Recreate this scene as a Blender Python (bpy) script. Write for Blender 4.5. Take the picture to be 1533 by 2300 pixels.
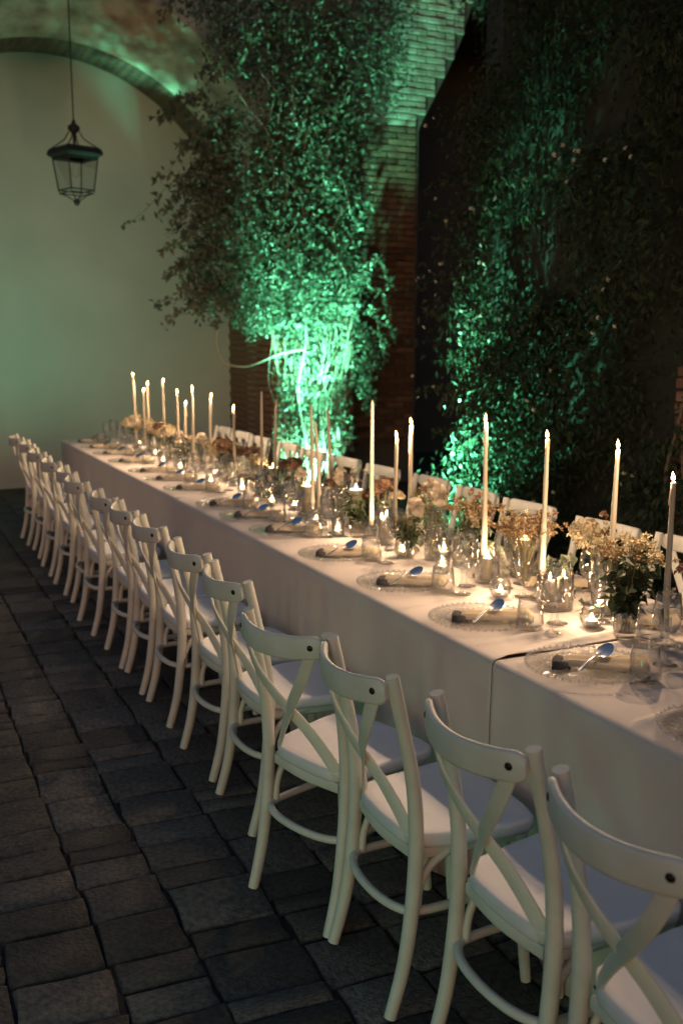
import bpy, math, random
import numpy as np
from mathutils import Vector, Matrix

for o in list(bpy.data.objects):
    bpy.data.objects.remove(o)
SC = bpy.context.scene
COL = SC.collection
R = random.Random(7)
PI = math.pi

# ------------------------------------------------------------------ camera
cam = bpy.data.cameras.new('camera'); camo = bpy.data.objects.new('camera', cam); COL.objects.link(camo)
camo.location = (0, 0, 1.65)
camo.rotation_euler = (math.radians(90 - 9.82), 0, math.radians(-25.34))
cam.sensor_fit = 'VERTICAL'; cam.sensor_height = 36; cam.sensor_width = 24; cam.lens = 35.0
cam.clip_start = 0.05; cam.clip_end = 500
cam.dof.use_dof = True; cam.dof.focus_distance = 2.9; cam.dof.aperture_fstop = 3.2
SC.camera = camo

# ------------------------------------------------------------------ sky, dusk
W = bpy.data.worlds.new('World'); SC.world = W; W.use_nodes = True
nt = W.node_tree; bg = nt.nodes['Background']
sky = nt.nodes.new('ShaderNodeTexSky'); sky.sky_type = 'NISHITA'; sky.sun_disc = False
SUN_EL, SUN_AZ = math.radians(1.2), math.radians(212)
sky.sun_elevation = SUN_EL; sky.sun_rotation = SUN_AZ
sky.air_density = 1.0; sky.dust_density = 2.0; sky.ozone_density = 2.0
nt.links.new(sky.outputs[0], bg.inputs[0]); bg.inputs[1].default_value = 0.15
sl = bpy.data.lights.new('evening_sun', 'SUN'); so = bpy.data.objects.new('evening_sun', sl); COL.objects.link(so)
sl.energy = 0.012; sl.angle = math.radians(30); sl.color = (1.0, 0.8, 0.6)
sd = Vector((math.sin(SUN_AZ) * math.cos(math.radians(20)), math.cos(SUN_AZ) * math.cos(math.radians(20)), math.sin(math.radians(20))))
so.rotation_euler = sd.to_track_quat('Z', 'Y').to_euler()
SC.view_settings.view_transform = 'Standard'; SC.view_settings.look = 'None'
SC.view_settings.exposure = 1.08; SC.view_settings.gamma = 1.0; SC.view_settings.use_curve_mapping = False
CY = SC.cycles
CY.max_bounces = 10; CY.transparent_max_bounces = 24; CY.glossy_bounces = 5; CY.transmission_bounces = 8; CY.diffuse_bounces = 3
CY.caustics_reflective = False; CY.caustics_refractive = False
CY.sample_clamp_indirect = 1.5; CY.sample_clamp_direct = 30
CY.use_denoising = True
CANDLE_W = 5.0        # watts of one candle flame
GREEN = (0.20, 1.0, 0.58)

# ------------------------------------------------------------------ materials
def mat(name, base=(0.8, 0.8, 0.8), rough=0.5, metal=0.0, spec=0.5, noise=None, bump=None, sss=0.0, coat=0.0):
    """noise=(scale, amount, second colour); bump=(scale, strength)"""
    m = bpy.data.materials.new(name); m.use_nodes = True
    t = m.node_tree; b = t.nodes['Principled BSDF']
    b.inputs['Base Color'].default_value = (*base, 1); b.inputs['Roughness'].default_value = rough
    b.inputs['Metallic'].default_value = metal; b.inputs['Specular IOR Level'].default_value = spec
    if sss:
        b.inputs['Subsurface Weight'].default_value = sss
        b.inputs['Subsurface Radius'].default_value = (0.012, 0.006, 0.003)
        b.inputs['Subsurface Scale'].default_value = 1.0
    if coat: b.inputs['Coat Weight'].default_value = coat
    tc = t.nodes.new('ShaderNodeTexCoord')
    if noise:
        n = t.nodes.new('ShaderNodeTexNoise'); n.inputs['Scale'].default_value = noise[0]; n.inputs['Detail'].default_value = 6
        t.links.new(tc.outputs['Object'], n.inputs['Vector'])
        r = t.nodes.new('ShaderNodeValToRGB'); r.color_ramp.elements[0].position = 0.35; r.color_ramp.elements[1].position = 0.68
        r.color_ramp.elements[0].color = (*base, 1); r.color_ramp.elements[1].color = (*noise[2], 1)
        t.links.new(n.outputs[0], r.inputs[0])
        mx = t.nodes.new('ShaderNodeMixRGB'); mx.inputs[0].default_value = noise[1]; mx.inputs[1].default_value = (*base, 1)
        t.links.new(r.outputs[0], mx.inputs[2]); t.links.new(mx.outputs[0], b.inputs['Base Color'])
    if bump:
        n2 = t.nodes.new('ShaderNodeTexNoise'); n2.inputs['Scale'].default_value = bump[0]; n2.inputs['Detail'].default_value = 8
        t.links.new(tc.outputs['Object'], n2.inputs['Vector'])
        bp = t.nodes.new('ShaderNodeBump'); bp.inputs['Strength'].default_value = bump[1]; bp.inputs['Distance'].default_value = 0.01
        t.links.new(n2.outputs[0], bp.inputs['Height']); t.links.new(bp.outputs[0], b.inputs['Normal'])
    return m

def rand_tint(m, lo, hi):
    """every object gets its own brightness: stones, bricks"""
    t = m.node_tree; b = t.nodes['Principled BSDF']
    oi = t.nodes.new('ShaderNodeObjectInfo'); mr = t.nodes.new('ShaderNodeMapRange')
    mr.inputs['To Min'].default_value = lo; mr.inputs['To Max'].default_value = hi
    t.links.new(oi.outputs['Random'], mr.inputs['Value'])
    hsv = t.nodes.new('ShaderNodeHueSaturation'); t.links.new(mr.outputs[0], hsv.inputs['Value'])
    src = b.inputs['Base Color'].links
    if src: t.links.new(src[0].from_socket, hsv.inputs['Color'])
    else: hsv.inputs['Color'].default_value = b.inputs['Base Color'].default_value
    t.links.new(hsv.outputs[0], b.inputs['Base Color'])
    return m

def leaf_mat(name, base, base2, rough=0.45, trans=0.25, spec=0.3):
    m = bpy.data.materials.new(name); m.use_nodes = True
    t = m.node_tree; b = t.nodes['Principled BSDF']; out = t.nodes['Material Output']
    g = t.nodes.new('ShaderNodeNewGeometry')
    mx = t.nodes.new('ShaderNodeMixRGB'); mx.inputs[1].default_value = (*base, 1); mx.inputs[2].default_value = (*base2, 1)
    t.links.new(g.outputs['Random Per Island'], mx.inputs[0]); t.links.new(mx.outputs[0], b.inputs['Base Color'])
    b.inputs['Roughness'].default_value = rough; b.inputs['Specular IOR Level'].default_value = spec
    tr = t.nodes.new('ShaderNodeBsdfTranslucent'); t.links.new(mx.outputs[0], tr.inputs[0])
    s = t.nodes.new('ShaderNodeMixShader'); s.inputs[0].default_value = trans
    t.links.new(b.outputs[0], s.inputs[1]); t.links.new(tr.outputs[0], s.inputs[2]); t.links.new(s.outputs[0], out.inputs[0])
    return m

def glass_mat(name, tint=(1, 1, 1), refr=0.0, edge=0.9, bump=None, base=0.05, dark=0.35):
    """thin blown glass: clear, mirror-like towards its outline; refr adds bending for solid glass"""
    m = bpy.data.materials.new(name); m.use_nodes = True
    t = m.node_tree; t.nodes.remove(t.nodes['Principled BSDF']); out = t.nodes['Material Output']
    tr = t.nodes.new('ShaderNodeBsdfTransparent'); tr.inputs[0].default_value = (*tint, 1)
    gl = t.nodes.new('ShaderNodeBsdfGlossy'); gl.inputs['Roughness'].default_value = 0.03; gl.inputs[0].default_value = (1, 1, 1, 1)
    lw = t.nodes.new('ShaderNodeLayerWeight'); lw.inputs[0].default_value = 0.5
    pw = t.nodes.new('ShaderNodeMath'); pw.operation = 'POWER'; pw.inputs[1].default_value = 1.9
    t.links.new(lw.outputs['Facing'], pw.inputs[0])
    mr = t.nodes.new('ShaderNodeMath'); mr.operation = 'MULTIPLY_ADD'; mr.inputs[1].default_value = edge; mr.inputs[2].default_value = base
    t.links.new(pw.outputs[0], mr.inputs[0])
    mx = t.nodes.new('ShaderNodeMixShader'); t.links.new(mr.outputs[0], mx.inputs[0])
    t.links.new(gl.outputs[0], mx.inputs[2])
    dk = t.nodes.new('ShaderNodeMixRGB'); dk.inputs[1].default_value = (*tint, 1); dk.inputs[2].default_value = tuple(q * dark for q in tint) + (1,)
    p4 = t.nodes.new('ShaderNodeMath'); p4.operation = 'POWER'; p4.inputs[1].default_value = 4.0; t.links.new(lw.outputs['Facing'], p4.inputs[0])
    t.links.new(p4.outputs[0], dk.inputs[0]); t.links.new(dk.outputs[0], tr.inputs[0])
    src = tr.outputs[0]
    nodes = [gl]
    if refr:
        rf = t.nodes.new('ShaderNodeBsdfGlass'); rf.inputs['IOR'].default_value = 1.4; rf.inputs['Roughness'].default_value = 0.02
        rf.inputs[0].default_value = (*tint, 1)
        m2 = t.nodes.new('ShaderNodeMixShader'); m2.inputs[0].default_value = refr
        t.links.new(tr.outputs[0], m2.inputs[1]); t.links.new(rf.outputs[0], m2.inputs[2]); src = m2.outputs[0]
        nodes.append(rf)
    if bump:
        tc = t.nodes.new('ShaderNodeTexCoord')
        n2 = t.nodes.new('ShaderNodeTexNoise'); n2.inputs['Scale'].default_value = bump[0]
        t.links.new(tc.outputs['Object'], n2.inputs['Vector'])
        bp = t.nodes.new('ShaderNodeBump'); bp.inputs['Strength'].default_value = bump[1]; bp.inputs['Distance'].default_value = 0.01
        t.links.new(n2.outputs[0], bp.inputs['Height'])
        for nn in nodes: t.links.new(bp.outputs[0], nn.inputs['Normal'])
        t.links.new(bp.outputs[0], lw.inputs['Normal'])
    t.links.new(src, mx.inputs[1]); t.links.new(mx.outputs[0], out.inputs[0])
    return m

def flame_mat(name, col, s):
    m = bpy.data.materials.new(name); m.use_nodes = True
    t = m.node_tree; t.nodes.remove(t.nodes['Principled BSDF']); out = t.nodes['Material Output']
    e = t.nodes.new('ShaderNodeEmission'); e.inputs[0].default_value = (*col, 1); e.inputs[1].default_value = s
    tr = t.nodes.new('ShaderNodeBsdfTransparent'); a = t.nodes.new('ShaderNodeAddShader')
    t.links.new(e.outputs[0], a.inputs[0]); t.links.new(tr.outputs[0], a.inputs[1]); t.links.new(a.outputs[0], out.inputs[0])
    return m

M = {}
M['stone'] = rand_tint(mat('paver_stone', (0.135, 0.125, 0.115), 0.72, noise=(48, 0.95, (0.045, 0.040, 0.038)), bump=(95, 1.0)), 0.4, 1.3)
M['soil'] = mat('joint_soil', (0.02, 0.018, 0.016), 0.95, bump=(40, 1.0))
M['plaster'] = mat('lime_plaster', (0.43, 0.495, 0.46), 0.9, noise=(1.4, 0.7, (0.36, 0.415, 0.385)), bump=(30, 0.12))
M['vault_plaster'] = mat('stained_plaster', (0.46, 0.44, 0.36), 0.9, noise=(3.5, 0.85, (0.11, 0.095, 0.07)), bump=(14, 0.9))
M['brick'] = rand_tint(mat('old_brick', (0.19, 0.10, 0.06), 0.9, noise=(18, 0.6, (0.10, 0.06, 0.04)), bump=(50, 0.6)), 0.5, 1.15)
M['bright_brick'] = mat('brightened_brick', (0.42, 0.39, 0.32), 0.9, noise=(7, 0.9, (0.20, 0.15, 0.11)), bump=(50, 0.6))  # lit strip's brightness put into the colour: paler than the brick below
M['mortar'] = mat('brick_mortar', (0.10, 0.085, 0.07), 0.95, bump=(50, 0.6))
M['sky_block_roof'] = mat('sky_block_boards', (0.10, 0.08, 0.06), 0.9)
M['paint'] = mat('ivory_chair_paint', (0.67, 0.665, 0.60), 0.45, noise=(11, 0.6, (0.53, 0.52, 0.46)), bump=(70, 0.12))
M['seat'] = mat('pale_seat_paint', (0.70, 0.70, 0.73), 0.5, noise=(30, 0.3, (0.62, 0.62, 0.65)))
M['bolt'] = mat('dark_bolt', (0.03, 0.025, 0.02), 0.4, 0.8)
M['cloth'] = mat('linen_cloth', (0.63, 0.56, 0.515), 0.85, noise=(5, 0.35, (0.56, 0.495, 0.455)), bump=(500, 0.25))
M['wood'] = mat('table_wood', (0.25, 0.16, 0.09), 0.6)
M['steel'] = mat('mirror_steel', (0.86, 0.87, 0.92), 0.14, 1.0)
M['napkin'] = mat('sand_linen', (0.50, 0.41, 0.29), 0.9, noise=(40, 0.4, (0.42, 0.33, 0.23)), bump=(300, 0.3))
M['ribbon'] = mat('charcoal_linen', (0.055, 0.05, 0.05), 0.85, bump=(150, 0.3))
M['glass'] = glass_mat('clear_glass', tint=(0.965, 0.965, 0.96))
M['plate_glass'] = glass_mat('pressed_glass', tint=(0.995, 0.995, 0.99), refr=0.0, edge=0.55, bump=(110, 0.6), base=0.03, dark=0.97)
M['bead_glass'] = glass_mat('bead_glass', tint=(0.99, 0.99, 0.98), refr=0.2, edge=0.8, base=0.22, dark=0.8)
M['thick_glass'] = glass_mat('ribbed_glass', tint=(0.95, 0.96, 0.95), refr=0.06, edge=0.9, bump=(55, 0.4), base=0.07)
M['water'] = glass_mat('vase_water', tint=(0.95, 0.95, 0.92), refr=0.35, edge=0.4)
M['wax'] = mat('ivory_wax', (0.46, 0.40, 0.31), 0.5, sss=0.2)
M['wick'] = mat('burnt_wick', (0.02, 0.015, 0.01), 0.9)
M['flame'] = flame_mat('candle_flame', (1.0, 0.56, 0.20), 15.0)
M['tin'] = mat('tealight_tin', (0.75, 0.74, 0.72), 0.35, 1.0)
M['iron'] = mat('black_iron', (0.02, 0.02, 0.02), 0.6, 0.4)
M['bulb'] = glass_mat('lamp_bulb', edge=0.5)
M['lens'] = flame_mat('green_lens', GREEN, 2.0)
M['ivy'] = leaf_mat('climber_leaf', (0.06, 0.08, 0.052), (0.12, 0.145, 0.10), spec=0.25)
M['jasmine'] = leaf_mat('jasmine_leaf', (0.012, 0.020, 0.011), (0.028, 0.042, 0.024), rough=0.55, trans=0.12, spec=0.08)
M['petal_white'] = leaf_mat('jasmine_petal', (0.75, 0.72, 0.62), (0.6, 0.55, 0.45), trans=0.3)
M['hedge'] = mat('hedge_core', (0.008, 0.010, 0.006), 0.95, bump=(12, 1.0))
M['bark'] = mat('vine_bark', (0.13, 0.10, 0.07), 0.9, noise=(30, 0.6, (0.06, 0.045, 0.03)), bump=(60, 0.7))
M['pale_stem'] = mat('pale_vine_stem', (0.34, 0.31, 0.24), 0.85, noise=(30, 0.5, (0.2, 0.18, 0.13)), bump=(60, 0.6))
M['euc'] = leaf_mat('eucalyptus_leaf', (0.12, 0.15, 0.09), (0.20, 0.22, 0.14))
M['dleaf'] = leaf_mat('dark_leaf', (0.025, 0.04, 0.018), (0.06, 0.075, 0.035))
M['pleaf'] = leaf_mat('sage_leaf', (0.26, 0.29, 0.20), (0.36, 0.38, 0.27))
M['stem'] = mat('dry_stem', (0.13, 0.11, 0.05), 0.8)
M['cream'] = leaf_mat('cream_petal', (0.48, 0.41, 0.28), (0.34, 0.28, 0.17), trans=0.35)
M['blush'] = leaf_mat('blush_petal', (0.40, 0.34, 0.26), (0.33, 0.27, 0.20), trans=0.35)
M['rust'] = leaf_mat('rust_petal', (0.10, 0.05, 0.032), (0.21, 0.13, 0.08), trans=0.3)
M['brown'] = leaf_mat('dried_flower', (0.19, 0.12, 0.06), (0.33, 0.23, 0.13), trans=0.2)

# ------------------------------------------------------------------ mesh kit
class MB:
    def __init__(s): s.v = []; s.f = []; s.sm = []; s.mi = []; s.cur = 0
    def add(s, vs, fs, smooth=True):
        n = len(s.v); s.v += [tuple(p) for p in vs]
        s.f += [tuple(n + i for i in f) for f in fs]; s.sm += [smooth] * len(fs); s.mi += [s.cur] * len(fs)
        return s
    def sweep(s, pts, prof, cap=True, smooth=True, up=None):
        """prof: list of (u, w) or a function k -> list; u along side, w along normal"""
        pts = [Vector(p) for p in pts]; n = len(pts); vs = []; fs = []
        ref = Vector(up) if up and not callable(up) else None
        side = None
        for k, p in enumerate(pts):
            t = (pts[min(k + 1, n - 1)] - pts[max(k - 1, 0)]).normalized()
            if callable(up): ref = Vector(up(k))
            if ref is not None:
                b = ref - t * ref.dot(t); b.normalize(); a = b.cross(t)
            else:
                if side is None:
                    h = Vector((0, 0, 1)) if abs(t.z) < 0.9 else Vector((1, 0, 0)); a = h.cross(t).normalized()
                else: a = (side - t * side.dot(t)).normalized()
                side = a; b = t.cross(a)
            pr = prof(k) if callable(prof) else prof
            for u, w in pr: vs.append(p + a * u + b * w)
        m = len(pr)
        for k in range(n - 1):
            for j in range(m):
                fs.append((k * m + j, k * m + (j + 1) % m, (k + 1) * m + (j + 1) % m, (k + 1) * m + j))
        s.add(vs, fs, smooth)
        if cap:
            s.add(vs[:m], [tuple(range(m - 1, -1, -1))], False); s.add(vs[-m:], [tuple(range(m))], False)
        return s
    def tube(s, pts, r, n=8, cap=True):
        rr = (lambda k: r[k]) if hasattr(r, '__len__') else (lambda k: r)
        return s.sweep(pts, lambda k: [(rr(k) * math.cos(2 * PI * j / n), rr(k) * math.sin(2 * PI * j / n)) for j in range(n)], cap)
    def lathe(s, prof, n=24, c=(0, 0, 0), wob=None, smooth=True):
        vs = []; fs = []; m = len(prof)
        for k, (r, z) in enumerate(prof):
            for j in range(n):
                a = 2 * PI * j / n; q = r * (1 + (wob(k, j) if wob else 0))
                vs.append((c[0] + q * math.cos(a), c[1] + q * math.sin(a), c[2] + z))
        for k in range(m - 1):
            for j in range(n):
                fs.append((k * n + j, k * n + (j + 1) % n, (k + 1) * n + (j + 1) % n, (k + 1) * n + j))
        return s.add(vs, fs, smooth)
    def box(s, c, d, ch=0.0, jit=0.0, rot=0.0):
        x, y, z = d[0] / 2, d[1] / 2, d[2] / 2
        if ch <= 0:
            vs = [(i * x, j * y, k * z) for k in (-1, 1) for j in (-1, 1) for i in (-1, 1)]
            fs = [(0, 2, 3, 1), (4, 5, 7, 6), (0, 1, 5, 4), (2, 6, 7, 3), (0, 4, 6, 2), (1, 3, 7, 5)]
        else:
            vs = []; idx = {}
            for sx in (-1, 1):
                for sy in (-1, 1):
                    for sz in (-1, 1):
                        for ax in range(3):
                            p = [sx * (x - ch), sy * (y - ch), sz * (z - ch)]; p[ax] += ch * (sx, sy, sz)[ax]
                            idx[(sx, sy, sz, ax)] = len(vs); vs.append(tuple(p))
            fs = []; I = idx
            for ax in range(3):
                o = [q for q in range(3) if q != ax]
                for sg in (-1, 1):
                    f = []
                    for a, b in ((-1, -1), (1, -1), (1, 1), (-1, 1)):
                        k = [0, 0, 0]; k[ax] = sg; k[o[0]] = a; k[o[1]] = b; f.append(I[(*k, ax)])
                    fs.append(tuple(f))
                for a in (-1, 1):
                    for b in (-1, 1):
                        k0 = [0, 0, 0]; k0[o[0]] = a; k0[o[1]] = b; k1 = list(k0); k0[ax] = -1; k1[ax] = 1
                        fs.append((I[(*k0, o[0])], I[(*k1, o[0])], I[(*k1, o[1])], I[(*k0, o[1])]))
            for sx in (-1, 1):
                for sy in (-1, 1):
                    for sz in (-1, 1): fs.append(tuple(I[(sx, sy, sz, a)] for a in range(3)))
        cr, sr = math.cos(rot), math.sin(rot); out = []
        for p in vs:
            q = [p[i] + (R.uniform(-jit, jit) if jit else 0) for i in range(3)]
            out.append((c[0] + q[0] * cr - q[1] * sr, c[1] + q[0] * sr + q[1] * cr, c[2] + q[2]))
        return s.add(out, fs, False)
    def mesh(s, name, mats):
        me = bpy.data.meshes.new(name); me.from_pydata(s.v, [], s.f)
        if not isinstance(mats, (list, tuple)): mats = [mats]
        for m in mats: me.materials.append(m)
        me.polygons.foreach_set('use_smooth', s.sm)
        if len(mats) > 1: me.polygons.foreach_set('material_index', s.mi)
        me.update(); return me

def fix_normals(me):
    import bmesh
    b = bmesh.new(); b.from_mesh(me); bmesh.ops.recalc_face_normals(b, faces=b.faces[:]); b.to_mesh(me); b.free(); return me

def quads_mesh(name, V, mats, mi=None, n=4):
    """V: (k, n, 3) array of separate faces"""
    k = len(V); me = bpy.data.meshes.new(name)
    me.vertices.add(k * n); me.vertices.foreach_set('co', np.ascontiguousarray(V, dtype=np.float32).ravel())
    me.loops.add(k * n); me.loops.foreach_set('vertex_index', np.arange(k * n, dtype=np.int32))
    me.polygons.add(k); me.polygons.foreach_set('loop_start', np.arange(0, k * n, n, dtype=np.int32))
    for m in (mats if isinstance(mats, (list, tuple)) else [mats]): me.materials.append(m)
    if mi is not None: me.polygons.foreach_set('material_index', mi)
    me.update(calc_edges=True); me.validate(); return me

def link(name, me, parent=None, loc=None, rz=None):
    o = bpy.data.objects.new(name, me); COL.objects.link(o)
    if parent: o.parent = parent
    if loc: o.location = loc
    if rz is not None: o.rotation_euler = (0, 0, rz)
    return o
def tag(o, label, cat, group=None, kind=None):
    o['label'] = label; o['category'] = cat
    if group: o['group'] = group
    if kind: o['kind'] = kind
    return o
def thing(name, label, cat, loc=(0, 0, 0), rz=0.0, group=None):
    o = bpy.data.objects.new(name, None); COL.objects.link(o); o.empty_display_size = 0.05
    o.location = loc; o.rotation_euler = (0, 0, rz)
    return tag(o, label, cat, group)
def dup(root, loc, rz, label=None):
    r = root.copy(); COL.objects.link(r); r.location = loc; r.rotation_euler = (0, 0, rz)
    if label: r['label'] = label
    for ch in root.children:
        c = ch.copy(); COL.objects.link(c); c.parent = r
        for g in ch.children:
            d = g.copy(); COL.objects.link(d); d.parent = c
    return r
def structure(name, me):
    o = link(name, me); o['kind'] = 'structure'; return o
ORD = 'first second third fourth fifth sixth seventh eighth ninth tenth eleventh twelfth thirteenth fourteenth fifteenth sixteenth seventeenth'.split()

def leaf_faces(pos, nrm, size, rs, aspect=0.5, droop=0.35, long_dir=None):
    """folded six-point leaves as two quads each, returned (2k,4,3)"""
    k = len(pos); rs = np.random.RandomState(rs)
    n = nrm / (np.linalg.norm(nrm, axis=1, keepdims=True) + 1e-9)
    d = rs.normal(size=(k, 3)) if long_dir is None else long_dir + rs.normal(size=(k, 3)) * 0.35
    d -= n * (d * n).sum(1, keepdims=True); d /= np.linalg.norm(d, axis=1, keepdims=True) + 1e-9
    s = np.cross(n, d); L = (size * rs.uniform(0.65, 1.3, k))[:, None]; w = L * aspect * 0.5
    tip = pos + d * L - n * L * droop * 0.5; mid = pos + d * L * 0.45
    a = mid + s * w + n * w * 0.35; b = mid - s * w + n * w * 0.35
    A = np.stack([pos, mid - n * 0, tip, a], 1); B = np.stack([pos, b, tip, mid], 1)
    return np.concatenate([A, B])

# ================================================================== SETTING
# ---- ground
gm = MB(); gm.add([(-60, -40, -0.013), (60, -40, -0.013), (60, 80, -0.013), (-60, 80, -0.013)], [(0, 1, 2, 3)], False)
ground = structure('ground', gm.mesh('ground', M['soil']))
paving = bpy.data.objects.new('paving', None); COL.objects.link(paving); paving['kind'] = 'structure'

def paver_geo(mb, c, sx, sy, h, rs):
    """worn block: 3x3 top with rounded, slightly ragged edges"""
    e = 0.007; xs = (-sx / 2, -sx / 2 + e, 0, sx / 2 - e, sx / 2); ys = (-sy / 2, -sy / 2 + e, 0, sy / 2 - e, sy / 2)
    vs = []; fs = []
    for j, y in enumerate(ys):
        for i, x in enumerate(xs):
            rim = i in (0, 4) or j in (0, 4)
            vs.append((c[0] + x + rs.uniform(-.005, .005), c[1] + y + rs.uniform(-.005, .005), c[2] + h - (0.0045 if rim else 0) + rs.uniform(-.0009, .0009)))
    for j in range(4):
        for i in range(4): fs.append((j * 5 + i, j * 5 + i + 1, j * 5 + i + 6, j * 5 + i + 5))
    ring = [0, 1, 2, 3, 4, 9, 14, 19, 24, 23, 22, 21, 20, 15, 10, 5]; n = len(vs)
    for q in ring: vs.append((vs[q][0], vs[q][1], -0.03))
    for q in range(16): fs.append((ring[q], n + q, n + (q + 1) % 16, ring[(q + 1) % 16]))
    mb.add([(v[0], v[1], v[2]) for v in vs], [f[::-1] if False else f for f in fs], True)
cols = [-0.27, -0.03, 0.22, 0.475, 0.705, 0.975, 1.215, 1.46]
xs_all = [-3.2 + 0.25 * i for i in range(11)] + [-0.5] + cols + [1.71 + 0.25 * i for i in range(10)]
far = MB(); npv = 0
lib = []
for q in range(14):
    mb = MB(); paver_geo(mb, (0, 0, 0), 0.25, 0.18, 0, R); lib.append(mb.mesh('paver', M['stone']))
for ci in range(len(xs_all) - 1):
    x0, x1 = xs_all[ci], xs_all[ci + 1]; y = 0.6 + R.uniform(0, 0.2)
    near_col = -0.3 < x0 < 1.3
    while y < 12.2:
        d = R.choice([0.09, 0.12, 0.15, 0.18, 0.21, 0.26]) + R.uniform(-.01, .01)
        cx, cy = (x0 + x1) / 2, y + d / 2; g = R.uniform(0.006, 0.013)
        h = R.uniform(-0.006, 0.002)
        # in the picture: within the wedge the camera sees, left of the cloth
        seen = near_col and cy > 1.7 and cx / cy < 0.62 and cx / cy > 0.118 and cy < 7.6 and npv < 300
        if seen:
            o = link('paver', R.choice(lib), paving, (cx + R.uniform(-.004, .004), cy, h), R.uniform(-0.03, 0.03) - 0.05)
            o.scale = ((x1 - x0 - g) / 0.25, (d - g) / 0.18, 1); npv += 1
        else:
            paver_geo(far, (cx, cy, 0), x1 - x0 - g, d - g, h, R)
        y += d
fo = link('paver_field', far.mesh('paver_field', M['stone']), paving); fo['kind'] = 'stuff'

# ---- end wall, vaulted arch and piers (an arcade front standing at y = 10.2)
YW, YR, YF = 11.6, 11.0, 10.2
CX, CZ, RAD = 1.965, 2.58, 2.087
wl = MB(); wl.add([(-7, YW, 0), (4.6, YW, 0), (4.6, YW, 5.6), (-7, YW, 5.6)], [(0, 1, 2, 3)], False)
end_wall = link('end_wall', wl.mesh('end_wall', M['plaster'])); end_wall['kind'] = 'structure'

def arch_profile(y):
    """half outline right of centre from floor to crown; the vault flares towards its front"""
    t = max(0, (YR - y) / (YR - YF)); pts = []
    for z in (0, 0.8, 1.6, 2.2): pts.append((CX + RAD - 0.05 + 0.0 * t, z))
    for q in range(0, 19):
        a = PI / 2 * q / 18
        r = RAD + t * (0.36 * min(1, (a / (PI / 3)) ** 1.2)) * (1 if a > 0 else 0)
        pts.append((CX + r * math.cos(a), CZ + r * math.sin(a)))
    return pts
def arch_ring(mb, ya, yb, steps):
    rows = []
    for k in range(steps + 1):
        y = ya + (yb - ya) * k / steps; p = arch_profile(y)
        full = [(x, y, z) for x, z in p] + [(2 * CX - x, y, z) for x, z in reversed(p[:-1])]
        rows.append(full)
    m = len(rows[0]); vs = [q for r in rows for q in r]
    fs = [(k * m + j, k * m + j + 1, (k + 1) * m + j + 1, (k + 1) * m + j) for k in range(steps) for j in range(m - 1)]
    mb.add(vs, fs, True)
arcade = thing('arcade', 'plastered brick arcade with a vaulted arch before the pale end wall', 'arcade', (0, 0, 0))
mb = MB(); arch_ring(mb, YW, YR, 3); link('arch_band', mb.mesh('arch_band', M['mortar']), arcade)
mb = MB(); arch_ring(mb, YR, YF, 6); link('vault', mb.mesh('vault', M['vault_plaster']), arcade)
# bricks of the arch band, radial, a little proud of the mortar
bl = MB(); bl.box((0, 0, 0), (0.055, 0.27, 0.05), 0.006, 0.002); brick_r = bl.mesh('brick', M['brick'])
for k in range(2):
    for q in range(46):
        a = math.radians(4 + 106 * q / 45)
        o = link('brick', brick_r, arcade, (CX + (RAD + 0.018) * math.cos(a), YR + 0.14 + 0.29 * k, CZ + (RAD + 0.018) * math.sin(a)))
        o.rotation_euler = (0, -a - PI / 2, R.uniform(-.02, .02))
# front wall over the arch, with the left pier and the climber's pier on the right
mb = MB(); prof = arch_profile(YF); tops = []
full = prof + [(2 * CX - x, z) for x, z in reversed(prof[:-1])]
for (x, z) in full:
    if z >= 2.2: tops.append((x, z))
vs = [(x, YF, z) for x, z in tops] + [(x, YF, 5.6) for x, z in tops]; n = len(tops)
mb.add(vs, [(k, k + 1, n + k + 1, n + k) for k in range(n - 1)], False)
XA0, XA1, XB1 = CX + RAD - 0.05, 4.95, 5.77
mb.add([(XA0, YF, 2.2), (4.25, YF, 2.2), (4.25, YF, 5.6), (XA0, YF, 5.6)], [], False)
link('spandrel', mb.mesh('spandrel', M['vault_plaster']), arcade)
mb = MB()
mb.box(((XA0 + XA1) / 2 + 0.006, (YF + 0.03 + YW) / 2, 2.8), (XA1 - XA0 - 0.012, YW - YF - 0.06, 5.6))
link('pier_core', mb.mesh('pier_core', M['mortar']), arcade); mb = MB(); mb.box(((-1.2 + -0.1) / 2, (YF + YW) / 2, 2.8), (1.1, YW - YF - 0.02, 5.6))
link('pier_core', mb.mesh('pier_core', M['mortar']), arcade); mb = MB()
mb.box((-4.1, YF + 0.15, 2.8), (5.8, 0.3, 5.6))
link('side_wall', mb.mesh('side_wall', M['vault_plaster']), arcade)
# pilaster in front of the pier: the climber grows on it
YA, PA0, PA1, PZ = 9.75, 3.80, 4.74, 3.75
mb = MB(); mb.box(((PA0 + PA1) / 2, (YA + 0.03 + YF) / 2, PZ / 2), (PA1 - PA0 - .05, YF - YA - 0.04, PZ)); link('pilaster_core', mb.mesh('pilaster_core', M['mortar']), arcade)
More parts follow.
